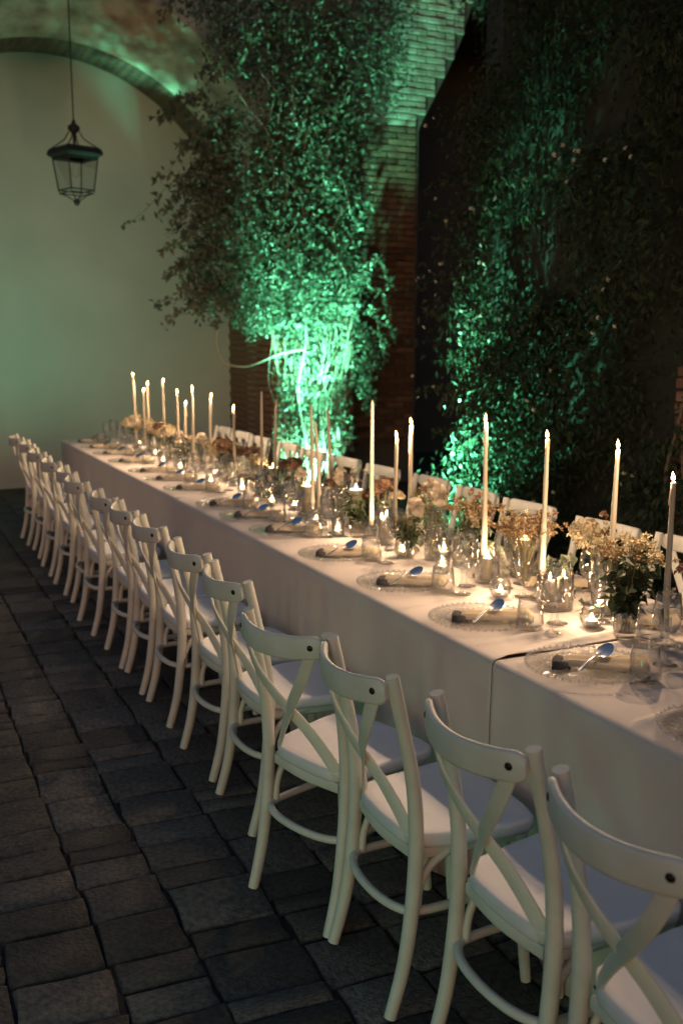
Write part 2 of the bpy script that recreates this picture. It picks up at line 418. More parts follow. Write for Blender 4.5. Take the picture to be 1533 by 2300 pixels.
# wall to its right: its right edge is the shaft and then the next arch springing away
edge = [(PA1 - .3, 0), (5.77, 0), (5.78, 3.95), (5.84, 4.08), (5.98, 4.32), (6.17, 4.66), (6.34, 5.02), (6.47, 5.45), (6.52, 5.6), (PA1 - .3, 5.6)]
n = len(edge); mb = MB()
vs = [(x, YF - 0.002, z) for x, z in edge] + [(x, YF + 1.2, z) for x, z in edge]
mb.add(vs, [tuple(range(n - 1, -1, -1)), tuple(range(n, 2 * n))] + [(k, (k + 1) % n, n + (k + 1) % n, n + k) for k in range(n)], False)
link('shaft_core', fix_normals(mb.mesh('shaft_core', M['mortar'])), arcade)
def inside(x, z):
    c = False; j = len(edge) - 1
    for i in range(len(edge)):
        (xi, zi), (xj, zj) = edge[i], edge[j]
        if (zi > z) != (zj > z) and x < (xj - xi) * (z - zi) / (zj - zi) + xi: c = not c
        j = i
    return c
bk = []
for q in range(4):
    bl = MB(); bl.box((0, 0, 0), (0.235, 0.06, 0.057), 0.006, 0.004); bk.append(bl.mesh('brick', M['brick']))
hb = []
for q in range(2):
    bl = MB(); bl.box((0, 0, 0), (0.115, 0.06, 0.057), 0.006, 0.004); hb.append(bl.mesh('brick', M['brick']))
stf = MB()
def face_bricks(x0, x1, yy, z0, z1, count, limit, keep=None):
    z = z0; row = 0
    while z < z1:
        x = x0; half = row % 2
        while x < x1 - 0.05:
            w = 0.12 if half or x + 0.24 > x1 + 0.01 else 0.24
            half = 0; w = min(w, x1 - x)
            if keep and not keep(x + w - .02, z + .03):
                if w > .2 and keep(x + .1, z + .03): w = .12
                else: x += w; continue
            yo = yy + R.uniform(-.006, .003)
            if count[0] < limit:
                o = link('brick', R.choice(bk) if w > 0.13 else R.choice(hb), arcade, (x + w / 2, yo, z + 0.034)); count[0] += 1
                o.scale = ((w - 0.012) / (0.235 if w > 0.13 else 0.115), 1, 1); o.rotation_euler = (R.uniform(-.01, .01), R.uniform(-.008, .008), R.uniform(-.012, .012))
            else: stf.box((x + w / 2, yo, z + 0.034), (w - 0.012, 0.06, 0.057), 0.006)
            x += w
        z += 0.069; row += 1
face_bricks(4.90, 5.772, YF, 0.46, 3.95, [0], 205)
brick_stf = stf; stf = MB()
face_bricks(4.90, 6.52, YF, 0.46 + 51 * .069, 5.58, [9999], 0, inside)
ub = link('upper_bricks', stf.mesh('upper_bricks', M['bright_brick']), arcade); ub['kind'] = 'stuff'; stf = brick_stf
face_bricks(4.32, PA1 + .004, YA, 0.44, 2.1, [0], 90)
face_bricks(PA0 - .004, 4.32, YA, 0.0, 2.1, [9999], 0)
face_bricks(PA0 - .004, PA1 + .004, YA, 2.1 + .003, PZ - .03, [9999], 0)
z = 0.0; row = 0
while z < PZ - .05:                     # sides of pilaster and jamb
    for k in range(2): stf.box((PA0 + .012, YA + .16 + .19 * k - (.05 if row % 2 else 0), z + .034), (.05, .18, .057), .006)
    if z < 2.5:
        y = YF + 0.06 + (0.06 if row % 2 else 0)
        while y < YW - 0.1:
            stf.box((XA0 + 0.012, y + 0.12, z + 0.034), (0.05, 0.228, 0.057), 0.006); y += 0.24
    z += 0.069; row += 1
so_ = link('small_bricks', stf.mesh('small_bricks', M['brick']), arcade); so_['kind'] = 'stuff'
mb = MB(); mb.box((1.0, 12.0, 5.72), (20, 3.7, 0.2)); link('sky_block_roof', mb.mesh('sky_block_roof', M['sky_block_roof']), arcade)  # unseen slab added to keep the sky off the arcade interior
mb = MB(); mb.box((8.5, 12.9, 2.8), (7.6, 0.3, 5.6)); link('rear_wall', mb.mesh('rear_wall', M['mortar']), arcade)

# ================================================================== LANTERN
LX, LY = 1.955, 10.05
lan = thing('hanging_lantern', 'unlit black iron lantern hanging on a long rod under the arch', 'lantern', (LX, LY, 0))
Z = lambda v: 3.699 - (v - 270) * 0.00408   # height of a detail on the lantern
def sq(mb, z0, h0, z1, h1, r, ang):
    for q in range(4):
        a = ang + PI / 2 * q + PI / 4
        mb.tube([(h0 * 1.414 * math.cos(a), h0 * 1.414 * math.sin(a), z0), (h1 * 1.414 * math.cos(a), h1 * 1.414 * math.sin(a), z1)], r, 6)
def ring4(mb, z, h, r, ang):
    c = [(h * 1.414 * math.cos(ang + PI / 2 * q + PI / 4), h * 1.414 * math.sin(ang + PI / 2 * q + PI / 4), z) for q in range(4)]
    for q in range(4): mb.tube([c[q], c[(q + 1) % 4]], r, 6)
AN = 0.33
mb = MB(); mb.tube([(0, 0, Z(290)), (0, 0, 5.62)], 0.007, 6); link('rod', mb.mesh('rod', M['iron']), lan)
mb = MB(); mb.lathe([(0.001, Z(268)), (0.02, Z(272)), (0.018, Z(277)), (0.055, Z(284)), (0.058, Z(291)), (0.03, Z(298)), (0.014, Z(302)), (0.012, Z(335))], 12)
link('finial', mb.mesh('finial', M['iron']), lan)
mb = MB()
for q in range(4):
    a = AN + PI / 2 * q + PI / 4
    mb.tube([(0.05 * math.cos(a), 0.05 * math.sin(a), Z(296)), (0.09 * math.cos(a), 0.09 * math.sin(a), Z(312)), (0.15 * math.cos(a), 0.15 * math.sin(a), Z(322)), (0.245 * math.cos(a), 0.245 * math.sin(a), Z(336))], 0.006, 6)
link('bracket', mb.mesh('bracket', M['iron']), lan)
mb = MB(); vs = []
for z, h in ((Z(330), 0.135), (Z(335), 0.180), (Z(346), 0.193), (Z(349), 0.185), (Z(355), 0.150)):
    vs += [(h * 1.414 * math.cos(AN + PI / 2 * q + PI / 4), h * 1.414 * math.sin(AN + PI / 2 * q + PI / 4), z) for q in range(4)]
fs = [(k * 4 + j, k * 4 + (j + 1) % 4, k * 4 + 4 + (j + 1) % 4, k * 4 + 4 + j) for k in range(4) for j in range(4)] + [(3, 2, 1, 0)]
mb.add(vs, fs, False); link('canopy', mb.mesh('canopy', M['iron']), lan)
mb = MB(); sq(mb, Z(352), 0.155, Z(431), 0.119, 0.007, AN); ring4(mb, Z(427), 0.121, 0.007, AN); ring4(mb, Z(434), 0.117, 0.006, AN); ring4(mb, Z(357), 0.152, 0.007, AN)
link('cage', mb.mesh('cage', M['iron']), lan)
for q in range(4):
    a0, a1 = AN + PI / 2 * q + PI / 4, AN + PI / 2 * (q + 1) + PI / 4
    mb = MB(); mb.add([(0.152 * 1.414 * math.cos(a0), 0.152 * 1.414 * math.sin(a0), Z(355)), (0.152 * 1.414 * math.cos(a1), 0.152 * 1.414 * math.sin(a1), Z(355)),
            (0.118 * 1.414 * math.cos(a1), 0.118 * 1.414 * math.sin(a1), Z(429)), (0.118 * 1.414 * math.cos(a0), 0.118 * 1.414 * math.sin(a0), Z(429))], [(0, 1, 2, 3)], False)
    link('pane', mb.mesh('pane', M['glass']), lan)
mb = MB()
for q in range(4):
    a = AN + PI / 2 * q + PI / 4
    mb.tube([(0.163 * math.cos(a), 0.163 * math.sin(a), Z(434)), (0.09 * math.cos(a), 0.09 * math.sin(a), Z(440)), (0.03 * math.cos(a), 0.03 * math.sin(a), Z(450))], 0.006, 6)
mb.lathe([(0.012, Z(446)), (0.035, Z(451)), (0.03, Z(456)), (0.012, Z(461)), (0.001, Z(463))], 10)
link('drop_finial', mb.mesh('drop_finial', M['iron']), lan)
mb = MB(); mb.lathe([(0.012, Z(358)), (0.015, Z(366)), (0.035, Z(376)), (0.04, Z(386)), (0.025, Z(396)), (0.001, Z(400))], 12); link('bulb', mb.mesh('bulb', M['bulb']), lan)

# ================================================================== GREEN GARDEN LIGHTS
def uplight(label, loc, aim, watts, deg, blend=0.6, r=0.035):
    t = thing('garden_uplight', label, 'garden light', loc, 0, 'green garden uplights')
    mb = MB(); mb.lathe([(0.06, 0), (0.06, 0.015), (0.018, 0.02), (0.018, 0.05)], 16); link('base', mb.mesh('base', M['iron']), t)
    h = bpy.data.objects.new('lamp_head', None); d = (Vector(aim) - Vector(loc) - Vector((0, 0, 0.1))).normalized()
    mb = MB(); mb.lathe([(0.03, -0.05), (0.045, -0.03), (0.05, 0.05), (0.047, 0.05), (0.044, 0.03)], 16)
    hd = link('lamp_head', mb.mesh('lamp_head', M['iron']), t, (0, 0, 0.1)); hd.rotation_euler = d.to_track_quat('Z', 'Y').to_euler()
    mb = MB(); mb.lathe([(0.0005, 0.028), (0.044, 0.028)], 16); link('lens', mb.mesh('lens', M['lens']), hd)
    L = bpy.data.lights.new('green_beam', 'SPOT'); L.energy = watts; L.color = GREEN; L.spot_size = math.radians(deg); L.spot_blend = blend; L.shadow_soft_size = r
    lo = bpy.data.objects.new('green_beam', L); COL.objects.link(lo); p = Vector(loc) + Vector((0, 0, 0.1)) + d * 0.07
    lo.location = p; lo.rotation_euler = (-d).to_track_quat('Z', 'Y').to_euler()
    return t
uplight('green uplight on the paving at the foot of the leafy brick pier', (4.20, 9.48, 0), (4.28, 10.7, 2.2), 330, 104, 0.5)
uplight('green uplight in front of the leafy pier, shining up into its canopy', (4.15, 8.95, 0), (4.24, 9.85, 3.6), 2100, 56, 0.9)
uplight('green uplight at the foot of the flowering jasmine hedge', (2.97, 5.66, 0), (3.85, 5.50, 1.25), 2700, 50, 0.85)
uplight('green uplight on the paving, washing the pale wall under the arch', (0.35, 9.3, 0), (2.5, 11.5, 3.8), 58, 104, 1.0, 0.12)
uplight('green uplight out on the courtyard paving, shining on the chair legs', (-3.2, 0.2, 0), (1.0, 2.2, -0.2), 75, 36, 1.0, 0.8)

# ================================================================== CLIMBER ON THE PIER
rs = np.random.RandomState(11)
climber = thing('climbing_vine', 'dense leafy climber covering the brick pier and arch, lit green', 'climbing plant', (4.4, 10.1, 0))
def tv(a):
    a = np.asarray(a, dtype=float).copy(); k = .956
    a[..., 0] *= k; a[..., 1] -= .45; a[..., 2] = 1.65 + (a[..., 2] - 1.65) * k; return a
P_ = []; N_ = []
def clump(cx, cz, rx, rz, n, y0=10.0, ry=0.16):
    n = int(n * (.42 if cz > 4.2 else .5 if cz > 2.8 else .68)); ry *= 1.35
    u = rs.normal(size=(n, 3)); u /= np.linalg.norm(u, axis=1, keepdims=True)
    p = u * (rs.uniform(0, 1, (n, 1)) ** 0.45) * np.array([rx, ry * 1.3, rz]) + np.array([cx, y0, cz])
    p += 0.05 * np.sin(p[:, [2, 0, 0]] * [9, 0, 13] + [0, 0, 1])
    p[:, 1] = np.minimum(p[:, 1], YF - 0.015)
    P_.append(p); nn = rs.normal(size=(n, 3)) * 0.75 + np.array([0, -1.0, 0.25]); N_.append(nn)
for cx, cz, rx, rz, n, y0, ry in [
    (4.40, 1.7, 0.46, 0.40, 1100, 10.08, .08), (4.1, 2.1, 0.75, 0.45, 3600, 10.0, .2), (4.45, 2.3, 0.6, 0.6, 3000, 10.0, .18),
    (3.75, 2.5, 0.75, 0.6, 4200, 9.95, .25), (4.3, 3.0, 0.75, 0.7, 4600, 9.95, .22), (3.55, 3.05, 0.6, 0.7, 3000, 9.95, .25),
    (4.1, 3.7, 0.75, 0.75, 5000, 9.9, .22), (4.75, 3.5, 0.35, 0.9, 2600, 9.95, .15), (4.6, 4.4, 0.85, 0.7, 6500, 9.85, .22),
    (4.95, 4.9, 0.55, 0.6, 4000, 9.85, .2), (4.0, 4.75, 0.75, 0.5, 5200, 9.85, .2), (3.35, 5.0, 0.7, 0.35, 3200, 9.9, .18),
    (3.6, 4.45, 0.45, 0.25, 1300, 10.0, .12), (5.25, 5.45, 0.35, 0.4, 1800, 9.85, .18), (2.6, 5.25, 0.8, 0.25, 1800, 9.95, .12),
    (4.75, 2.6, 0.28, 0.9, 1600, 10.0, .13), (3.3, 2.25, 0.45, 0.35, 1200, 9.95, .2), (5.0, 1.9, 0.14, 0.6, 220, 10.05, .08),
    (6.3, 5.25, 0.22, 0.3, 420, 10.0, .12), (4.3, 0.95, 0.35, 0.5, 260, 10.1, .08), (0.5, 5.0, 1.2, 0.35, 1500, 9.95, .15),
    (3.85, 1.85, 0.35, 0.2, 700, 10.0, .15), (4.42, 1.15, .45, .75, 620, 10.1, .06), (5.03, 1.55, .15, .75, 1500, 10.02, .12), (3.3, 2.65, .5, .6, 600, 9.9, .25), (3.3, 2.05, .4, .25, 300, 9.9, .2), (3.3, 3.75, .3, .3, 200, 9.95, .15)]:
    clump(cx, cz, rx, rz, n, y0, ry)
p = tv(np.concatenate(P_)); nn = np.concatenate(N_)
# leaves dropped to clear the beam's path and shape the lit strip above
tt = (YF - 8.95) / np.maximum(p[:, 1] - 8.95, 1e-3); hx = 4.15 + (p[:, 0] - 4.15) * tt; hz = 0.1 + (p[:, 2] - 0.1) * tt
lit = (hx > 5.15 + (hz - 3.6) * 0.33 + 0.1 * np.sin(hz * 5)) & (hx < 6.5) & (hz > 3.4) & (hz < 6) & (rs.uniform(0, 1, len(p)) < .92)
lit |= (p[:, 0] > 5.0 + (p[:, 2] - 3.6) * 0.32 + 0.08 * np.sin(p[:, 2] * 6)) & (p[:, 2] > 3.3) & (p[:, 2] < 5.0) & (rs.uniform(0, 1, len(p)) < .9)
p = p[~lit]; nn = nn[~lit]
big = rs.uniform(0, 1, len(p)) < .3
V = np.concatenate([leaf_faces(p[~big], nn[~big], 0.044, 3, 0.52), leaf_faces(p[big], nn[big], 0.068, 4, 0.46)])
cr = link('crown', quads_mesh('crown', V, M['ivy']), climber); cr.matrix_parent_inverse = Matrix.Translation((-4.4, -10.1, 0)); cr['kind'] = 'stuff'
# hanging sprays seen against the pale wall and the vault: each a shoot with its leaves
sprays = [((3.45, 3.35), (2.28, 2.72)), ((3.3, 3.7), (2.62, 3.12)), ((3.35, 2.85), (2.62, 2.42)), ((3.45, 2.3), (2.66, 1.72)), ((3.2, 3.95), (2.78, 3.75)),
          ((3.5, 2.05), (2.85, 1.95)), ((3.3, 3.3), (2.8, 2.7)), ((3.35, 2.6), (2.8, 2.1)), ((3.6, 4.5), (3.05, 4.05)), ((3.6, 4.2), (3.15, 4.0)), ((3.2, 5.0), (2.75, 4.6)),
          ((3.3, 4.8), (3.25, 4.3)), ((3.7, 4.6), (3.4, 4.2)), ((4.9, 2.3), (5.2, 1.65)), ((4.9, 2.5), (5.15, 2.15)), ((4.9, 2.0), (5.05, 1.4)), ((2.4, 5.15), (2.2, 4.75)), ((3.5, 2.9), (2.95, 2.85))]
for q in range(30):
    x0, z0 = R.uniform(3.25, 3.6), R.uniform(1.95, 3.9); sprays.append(((x0, z0), (x0 - R.uniform(.25, .75), z0 - R.uniform(-.05, .55))))
for q, ((x0, z0), (x1, z1)) in enumerate(sprays):
    mb = MB(); pts = []; y0 = 9.9 - 0.2 * R.random()
    for k in range(11):
        t = k / 10; pts.append((x0 + (x1 - x0) * t, y0 - 0.12 * math.sin(t * 2.2), z0 + (z1 - z0) * t + 0.10 * math.sin(t * PI) - 0.05 * math.sin(t * 9 + q)))
    pts = tv(pts).tolist()
    mb.tube(pts, [0.004 - 0.0022 * k / 10 for k in range(11)], 5)
    A = np.array(pts); n = 74; idx = rs.uniform(0, 9.99, n); i0 = idx.astype(int); fr = (idx - i0)[:, None]
    lp = A[i0] * (1 - fr) + A[i0 + 1] * fr + rs.normal(size=(n, 3)) * 0.014
    dirs = np.stack([rs.normal(size=n) * 0.7 + np.sign(x1 - x0) * .4, rs.normal(size=n) * 0.5, rs.normal(size=n) - .3], 1)
    F = leaf_faces(lp, rs.normal(size=(n, 3)) * 0.7 + [0, -1, 0.2], 0.066, q + 50, 0.5, long_dir=dirs)
    mb.cur = 1
    mb.add(F.reshape(-1, 3).tolist(), [tuple(range(4 * k, 4 * k + 4)) for k in range(len(F))], False)
    o = link('spray', mb.mesh('spray', [M['bark'], M['ivy']]), climber); o.matrix_parent_inverse = Matrix.Translation((-4.4, -10.1, 0))
# woody stems at the base, some crossing, one long loop hanging to the left
def stem(pts, r0, r1, name='stem', parent=climber, off=(-4.4, -10.1, 0), m='pale_stem'):
    if parent is climber: pts = tv(pts).tolist()
    P = [Vector(p) for p in pts]; out = []
    for k in range(len(P) - 1):
        a, b = P[k], P[k + 1]; pa = P[max(k - 1, 0)]; pb = P[min(k + 2, len(P) - 1)]
        for s in range(6):
            t = s / 6; t2, t3 = t * t, t * t * t
            out.append(0.5 * ((2 * a) + (b - pa) * t + (2 * pa - 5 * a + 4 * b - pb) * t2 + (3 * a - pa - 3 * b + pb) * t3))
    out.append(P[-1]); n = len(out)
    mb = MB(); mb.tube(out, [r0 + (r1 - r0) * k / (n - 1) for k in range(n)], 7)
    o = link(name, mb.mesh(name, M[m]), parent); o.matrix_parent_inverse = Matrix.Translation(off); return o
stem([(4.36, 10.08, 0), (4.33, 10.05, .5), (4.22, 10.02, 1.1), (4.3, 9.98, 1.7), (4.2, 9.95, 2.4)], .013, .008, 'trunk')
for q in range(34):
    x = R.uniform(4.02, 4.86); x2 = x + R.uniform(-.14, .14); x3 = x2 + R.uniform(-.18, .18)
    stem([(x * .55 + 1.98 + R.uniform(-.12, .12), 10.12, 0), (x + R.uniform(-.06, .06), 10.13 - R.random() * .05, R.uniform(.35, .6)), (x, 10.12, 1.0), (x2, 10.1 - R.random() * .06, 1.5), (x3, 10.05, 2.1)], R.uniform(.004, .012), .003)
for q in range(9):
    x = R.uniform(4.05, 4.8); d = R.choice([-1, 1]) * R.uniform(.25, .5)
    stem([(x, 10.1, R.uniform(.5, .9)), (x + d * .5, 10.08, R.uniform(1.0, 1.2)), (min(4.9, max(3.95, x + d)), 10.07, R.uniform(1.4, 1.7))], .005, .003)
for q in range(26):
    x, z = R.uniform(3.5, 4.8), R.uniform(2.0, 4.1)
    stem([(x, 9.82, z), (x + R.uniform(-.08, .08), 9.78, z + .22), (x + R.uniform(-.22, .22), 9.8, z + .45)], .006, .003)
stem([(4.25, 9.95, 1.55), (3.95, 9.9, 1.5), (3.6, 9.88, 1.38), (3.35, 9.88, 1.42), (3.27, 9.9, 1.6), (3.3, 9.92, 1.78)], .012, .007)
# larger separate leaves down the bare stems
n = 420; p = np.stack([rs.uniform(3.96, 4.9, n), rs.uniform(10.0, 10.13, n), rs.uniform(.35, 1.5, n)], 1)
o = link('stem_leaves', quads_mesh('stem_leaves', leaf_faces(tv(p), rs.normal(size=(n, 3)) + [0, -1, .3], 0.07, 5, .5), M['ivy']), climber)
o.matrix_parent_inverse = Matrix.Translation((-4.4, -10.1, 0)); o['kind'] = 'stuff'

# ================================================================== JASMINE HEDGE
jas = thing('jasmine_hedge', 'tall dark jasmine hedge with small white star flowers behind the far chairs', 'hedge', (3.9, 5.0, 0))
off = (-3.9, -5.0, 0)
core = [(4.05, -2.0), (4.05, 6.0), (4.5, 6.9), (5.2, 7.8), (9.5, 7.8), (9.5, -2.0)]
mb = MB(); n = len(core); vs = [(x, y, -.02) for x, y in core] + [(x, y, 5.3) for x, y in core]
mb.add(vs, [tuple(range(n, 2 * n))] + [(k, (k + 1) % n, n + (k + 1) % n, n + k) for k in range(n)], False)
o = link('shade_core', fix_normals(mb.mesh('shade_core', M['hedge'])), jas); o.matrix_parent_inverse = Matrix.Translation(off)  # solid near-black block for the hedge's inner shade, also shuts out sky
P_ = []; N_ = []; D_ = []
def jl(n, y0, y1, z0, z1, x0=3.95, rx=0.12):
    y = rs.uniform(y0, y1, n); z = rs.uniform(z0, z1, n)
    x = x0 + rs.normal(size=n) * rx + 0.17 * np.sin(y * 4.1 + z * 2.3) + 0.13 * np.sin(z * 5.3 - y * 3) + 0.06 * np.sin(z * 11 + y * 9)
    P_.append(np.stack([x, y, z], 1)); N_.append(rs.normal(size=(n, 3)) * .7 + np.array([-1, -.2, .3])); D_.append(np.tile([-.3, 0, -.6], (n, 1)))
jl(30000, 2.6, 6.1, 0.0, 4.4)
jl(16000, 2.6, 6.1, 0.0, 4.7, 4.0, .05)
jl(5000, 5.0, 5.9, 0.3, 1.9, 3.72, .13)
jl(2600, 5.15, 5.75, 0.9, 1.6, 3.6, .1)
t_ = rs.uniform(0, 1, 2600); y = 6.0 + 1.75 * t_; z = rs.uniform(0, 5.3, 2600); x = 4.0 + 1.1 * t_ + rs.normal(size=2600) * .1
P_.append(np.stack([x, y, z], 1)); N_.append(rs.normal(size=(2600, 3)) * .7 + np.array([-.9, .4, .3])); D_.append(np.tile([-.3, 0, -.6], (2600, 1)))
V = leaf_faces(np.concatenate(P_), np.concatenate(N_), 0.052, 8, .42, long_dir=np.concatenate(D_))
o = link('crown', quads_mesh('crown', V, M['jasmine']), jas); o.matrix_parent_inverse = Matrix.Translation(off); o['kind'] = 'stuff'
# twigs that reach out of the mass
tw = [((3.9, 6.0, 1.55), (3.62, 6.55, 1.62)), ((3.9, 5.9, 2.45), (3.6, 6.35, 2.42)), ((3.85, 5.75, 2.75), (3.5, 5.85, 2.66)), ((3.85, 5.7, 2.5), (3.5, 6.05, 2.46)), ((3.85, 5.5, 1.8), (3.55, 5.62, 2.05)),
      ((3.85, 6.0, 1.2), (3.6, 6.3, 1.28)), ((3.85, 5.6, 1.45), (3.5, 5.9, 1.5)), ((3.85, 5.8, .95), (3.6, 6.15, .98)), ((3.85, 6.0, 2.05), (3.62, 6.5, 2.0)), ((3.8, 5.9, .5), (3.6, 6.2, .62)), ((3.8, 5.2, 1.6), (3.5, 5.4, 1.72)), ((3.8, 5.75, 2.2), (3.52, 5.95, 2.3)), ((3.8, 5.9, 2.7), (3.5, 6.1, 2.62))]
for q, (a, b) in enumerate(tw):
    mb = MB(); A = [Vector(a).lerp(Vector(b), k / 8) + Vector((0, 0, .05 * math.sin(k / 8 * PI))) for k in range(9)]
    mb.tube(A, [0.0028 - .0002 * k for k in range(9)], 5)
    An = np.array([list(v) for v in A]); n = 64; idx = rs.uniform(0, 7.99, n); i0 = idx.astype(int); fr = (idx - i0)[:, None]
    lp = An[i0] * (1 - fr) + An[i0 + 1] * fr + rs.normal(size=(n, 3)) * .012
    dd = np.array(b) - np.array(a); dd = dd / np.linalg.norm(dd)
    F = leaf_faces(lp, rs.normal(size=(n, 3)) * .6 + [-.8, -.3, .5], .05, 90 + q, .42, long_dir=np.tile(dd, (n, 1)) + rs.normal(size=(n, 3)) * .5)
    mb.cur = 1; mb.add(F.reshape(-1, 3).tolist(), [tuple(range(4 * k, 4 * k + 4)) for k in range(len(F))], False)
    o = link('twig', mb.mesh('twig', [M['hedge'], M['jasmine']]), jas); o.matrix_parent_inverse = Matrix.Translation(off)
# star flowers in loose clusters
def star(rr):
    vs = []; fs = []
    for q in range(5):
        a = 2 * PI * q / 5
        c, s = math.cos(a), math.sin(a); k = len(vs)
        vs += [(0, 0, 0), (rr * .55 * math.cos(a - .38), rr * .55 * math.sin(a - .38), .004), (rr * c, rr * s, -.002), (rr * .55 * math.cos(a + .38), rr * .55 * math.sin(a + .38), .004)]
        fs.append((k, k + 1, k + 2, k + 3))
    return vs, fs
mb = MB(); mb.add(*star(.0165), False); star_me = mb.mesh('flower', M['petal_white'])
for q in range(46):
    cy, cz = (R.uniform(3.3, 6.3), R.uniform(.6, 3.4)) if q > 8 else (R.uniform(5.3, 5.9), R.uniform(1.2, 2.6))
    for k in range(R.choice([1, 2, 3, 5])):
        o = link('flower', star_me, jas, (3.58 + R.uniform(-.08, .1) - 3.9, cy + R.gauss(0, .05) - 5.0, cz + R.gauss(0, .05)))
        o.rotation_euler = (R.uniform(-.7, .7), -PI / 2 + R.uniform(-.9, .9), R.uniform(-.6, .6))
# bare twisting trunks at its near end and the brick post they climb
for q in range(6):
    y = R.uniform(3.7, 4.15); 
    stem([(3.92, y, 0), (3.92, y + R.uniform(-.08, .08), .5), (3.89, y + R.uniform(-.08, .08), .9), (3.93, y + R.uniform(-.1, .1), 1.2), (4.05, y, 1.6)], R.uniform(.010, .018), .007, 'trunk', jas, off, 'bark')
post = thing('brick_post', 'weathered brick garden post half hidden by jasmine at the right edge', 'post', (4.2, 3.98, 0))
mb = MB(); mb.box((0, 0, .76), (.28, .44, 1.5)); link('core', mb.mesh('core', M['mortar']), post)
bl = MB(); bl.box((0, 0, 0), (.06, .22, .057), .006, .003); bp = bl.mesh('brick', M['brick'])
bl = MB(); bl.box((0, 0, 0), (.06, .105, .057), .006, .003); bh = bl.mesh('brick', M['brick'])
for row in range(22):
    ys = [(-.115, 0), (.115, 0)] if row % 2 else [(-.175, 1), (0, 0), (.175, 1)]
    for yy, hf in ys: link('brick', bh if hf else bp, post, (-.142 + R.uniform(-.004, .004), yy, .034 + row * .069))

# ================================================================== TABLE AND CLOTHS
TX0, TX1, TZ = 1.537, 2.42, 0.76
def tablecloth(y0, y1, label, seed, over=0.0):
    """one linen cloth laid over the tops with a drop to the paving on the long sides"""
    rr = random.Random(seed); mb = MB(); ny = int((y1 - y0) / (0.012 if y0 < 3 else 0.03))
    xs = []
    zz = [0.004, .15, .3, .45, .6, .7, .745]
    prof = [(TX0, z) for z in zz] + [(TX0 + .004, TZ - .003), (TX0 + .016, TZ)]
    xt = [TX0 + .05 + (TX1 - TX0 - .1) * k / 16 for k in range(17)]
    prof += [(x, TZ) for x in xt] + [(TX1 - .016, TZ), (TX1 - .004, TZ - .003)] + [(TX1, z) for z in reversed(zz)]
    m = len(prof); vs = []; fs = []
    folds = [(rr.uniform(y0, y1), rr.uniform(.02, .05), rr.uniform(.002, .007), rr.uniform(-.35, .35)) for _ in range(int((y1 - y0) * 4))]
    if seed == 1: folds += [(2.225, .014, .004, .10), (2.12, .02, .008, .22), (1.93, .016, .006, -.15), (1.75, .02, .007, .12)]
    if seed == 2: folds += [(2.31, .016, .008, .16), (2.40, .014, .007, .05), (2.55, .02, .006, -.2), (2.86, .015, .006, .1)]
    for k in range(ny + 1):
        y = y0 + (y1 - y0) * k / ny
        for (x, z) in prof:
            dx = dz = 0.0
            if z < TZ - .004:
                dr = (TZ - z) / TZ; sgn = -1 if x < 1.9 else 1
                dx = sgn * (.004 + dr * (.014 * math.sin(y * 7.3 + seed) + .010 * math.sin(y * 17 + 1.3 * seed) + .006 * math.sin(y * 41 + 3 * math.sin(y * 5)) + .014) + .0016 * math.exp(-((z - .38) / .012) ** 2))
            elif TX0 + .02 < x < TX1 - .02:
                for fy, fw, fh, fs_ in folds:
                    d = (y - fy - fs_ * (x - 1.98)) / fw
                    if abs(d) < 3: dz += fh * math.exp(-d * d)
            vs.append((x + dx, y, z + dz + over))
    for k in range(ny):
        for j in range(m - 1): fs.append((k * m + j, k * m + j + 1, (k + 1) * m + j + 1, (k + 1) * m + j))
    mb.add(vs, fs, True)
    # end drops
    for yy, sg in ((y0, 0), (y1, 1)):
        if yy in (DROP[0], DROP[1]):
            e = []
            for q in range(13):
                x = TX0 + (TX1 - TX0) * q / 12
                for z in (TZ + over, .4, .004): e.append((x, yy + (-1 if sg == 0 else 1) * (.002 + (.02 * (TZ - z) * (1 + math.sin(q * 1.7)))), z))
            mb.add(e, [(q * 3 + j, q * 3 + 3 + j, q * 3 + 4 + j, q * 3 + 1 + j) for q in range(12) for j in range(2)], True)
    o = link('tablecloth', mb.mesh('tablecloth', M['cloth']))
    sm = o.modifiers.new('thickness', 'SOLIDIFY'); sm.thickness = .0012; sm.offset = -1
    return tag(o, label, 'tablecloth', 'linen tablecloths on the long table')
DROP = (0.2, 9.05)
tablecloth(0.2, 2.246, 'sand linen tablecloth on the near end of the long table', 1)
tablecloth(2.250, 5.46, 'sand linen tablecloth over the middle of the long table', 2, .0022)
tablecloth(5.448, 9.05, 'sand linen tablecloth on the far end, by the pale wall', 3, .0044)
tabs = [(0.24, 2.24), (2.26, 5.43), (5.47, 9.01)]
tl = ['wooden trestle table under the near tablecloth', 'wooden trestle table under the middle tablecloth', 'wooden trestle table under the far tablecloth']
for (a, b), lb in zip(tabs, tl):
    t = thing('trestle_table', lb, 'table', (1.98, (a + b) / 2, 0), 0, 'trestle tables under the cloths')
    mb = MB(); mb.box((0, 0, .735), (TX1 - TX0 - .012, b - a, .03)); link('tabletop', mb.mesh('tabletop', M['wood']), t)
    for sx in (-1, 1):
        for sy in (-1, 1):
            mb = MB(); mb.box((sx * .36, sy * ((b - a) / 2 - .15), .36), (.05, .05, .718)); link('leg', mb.mesh('leg', M['wood']), t)

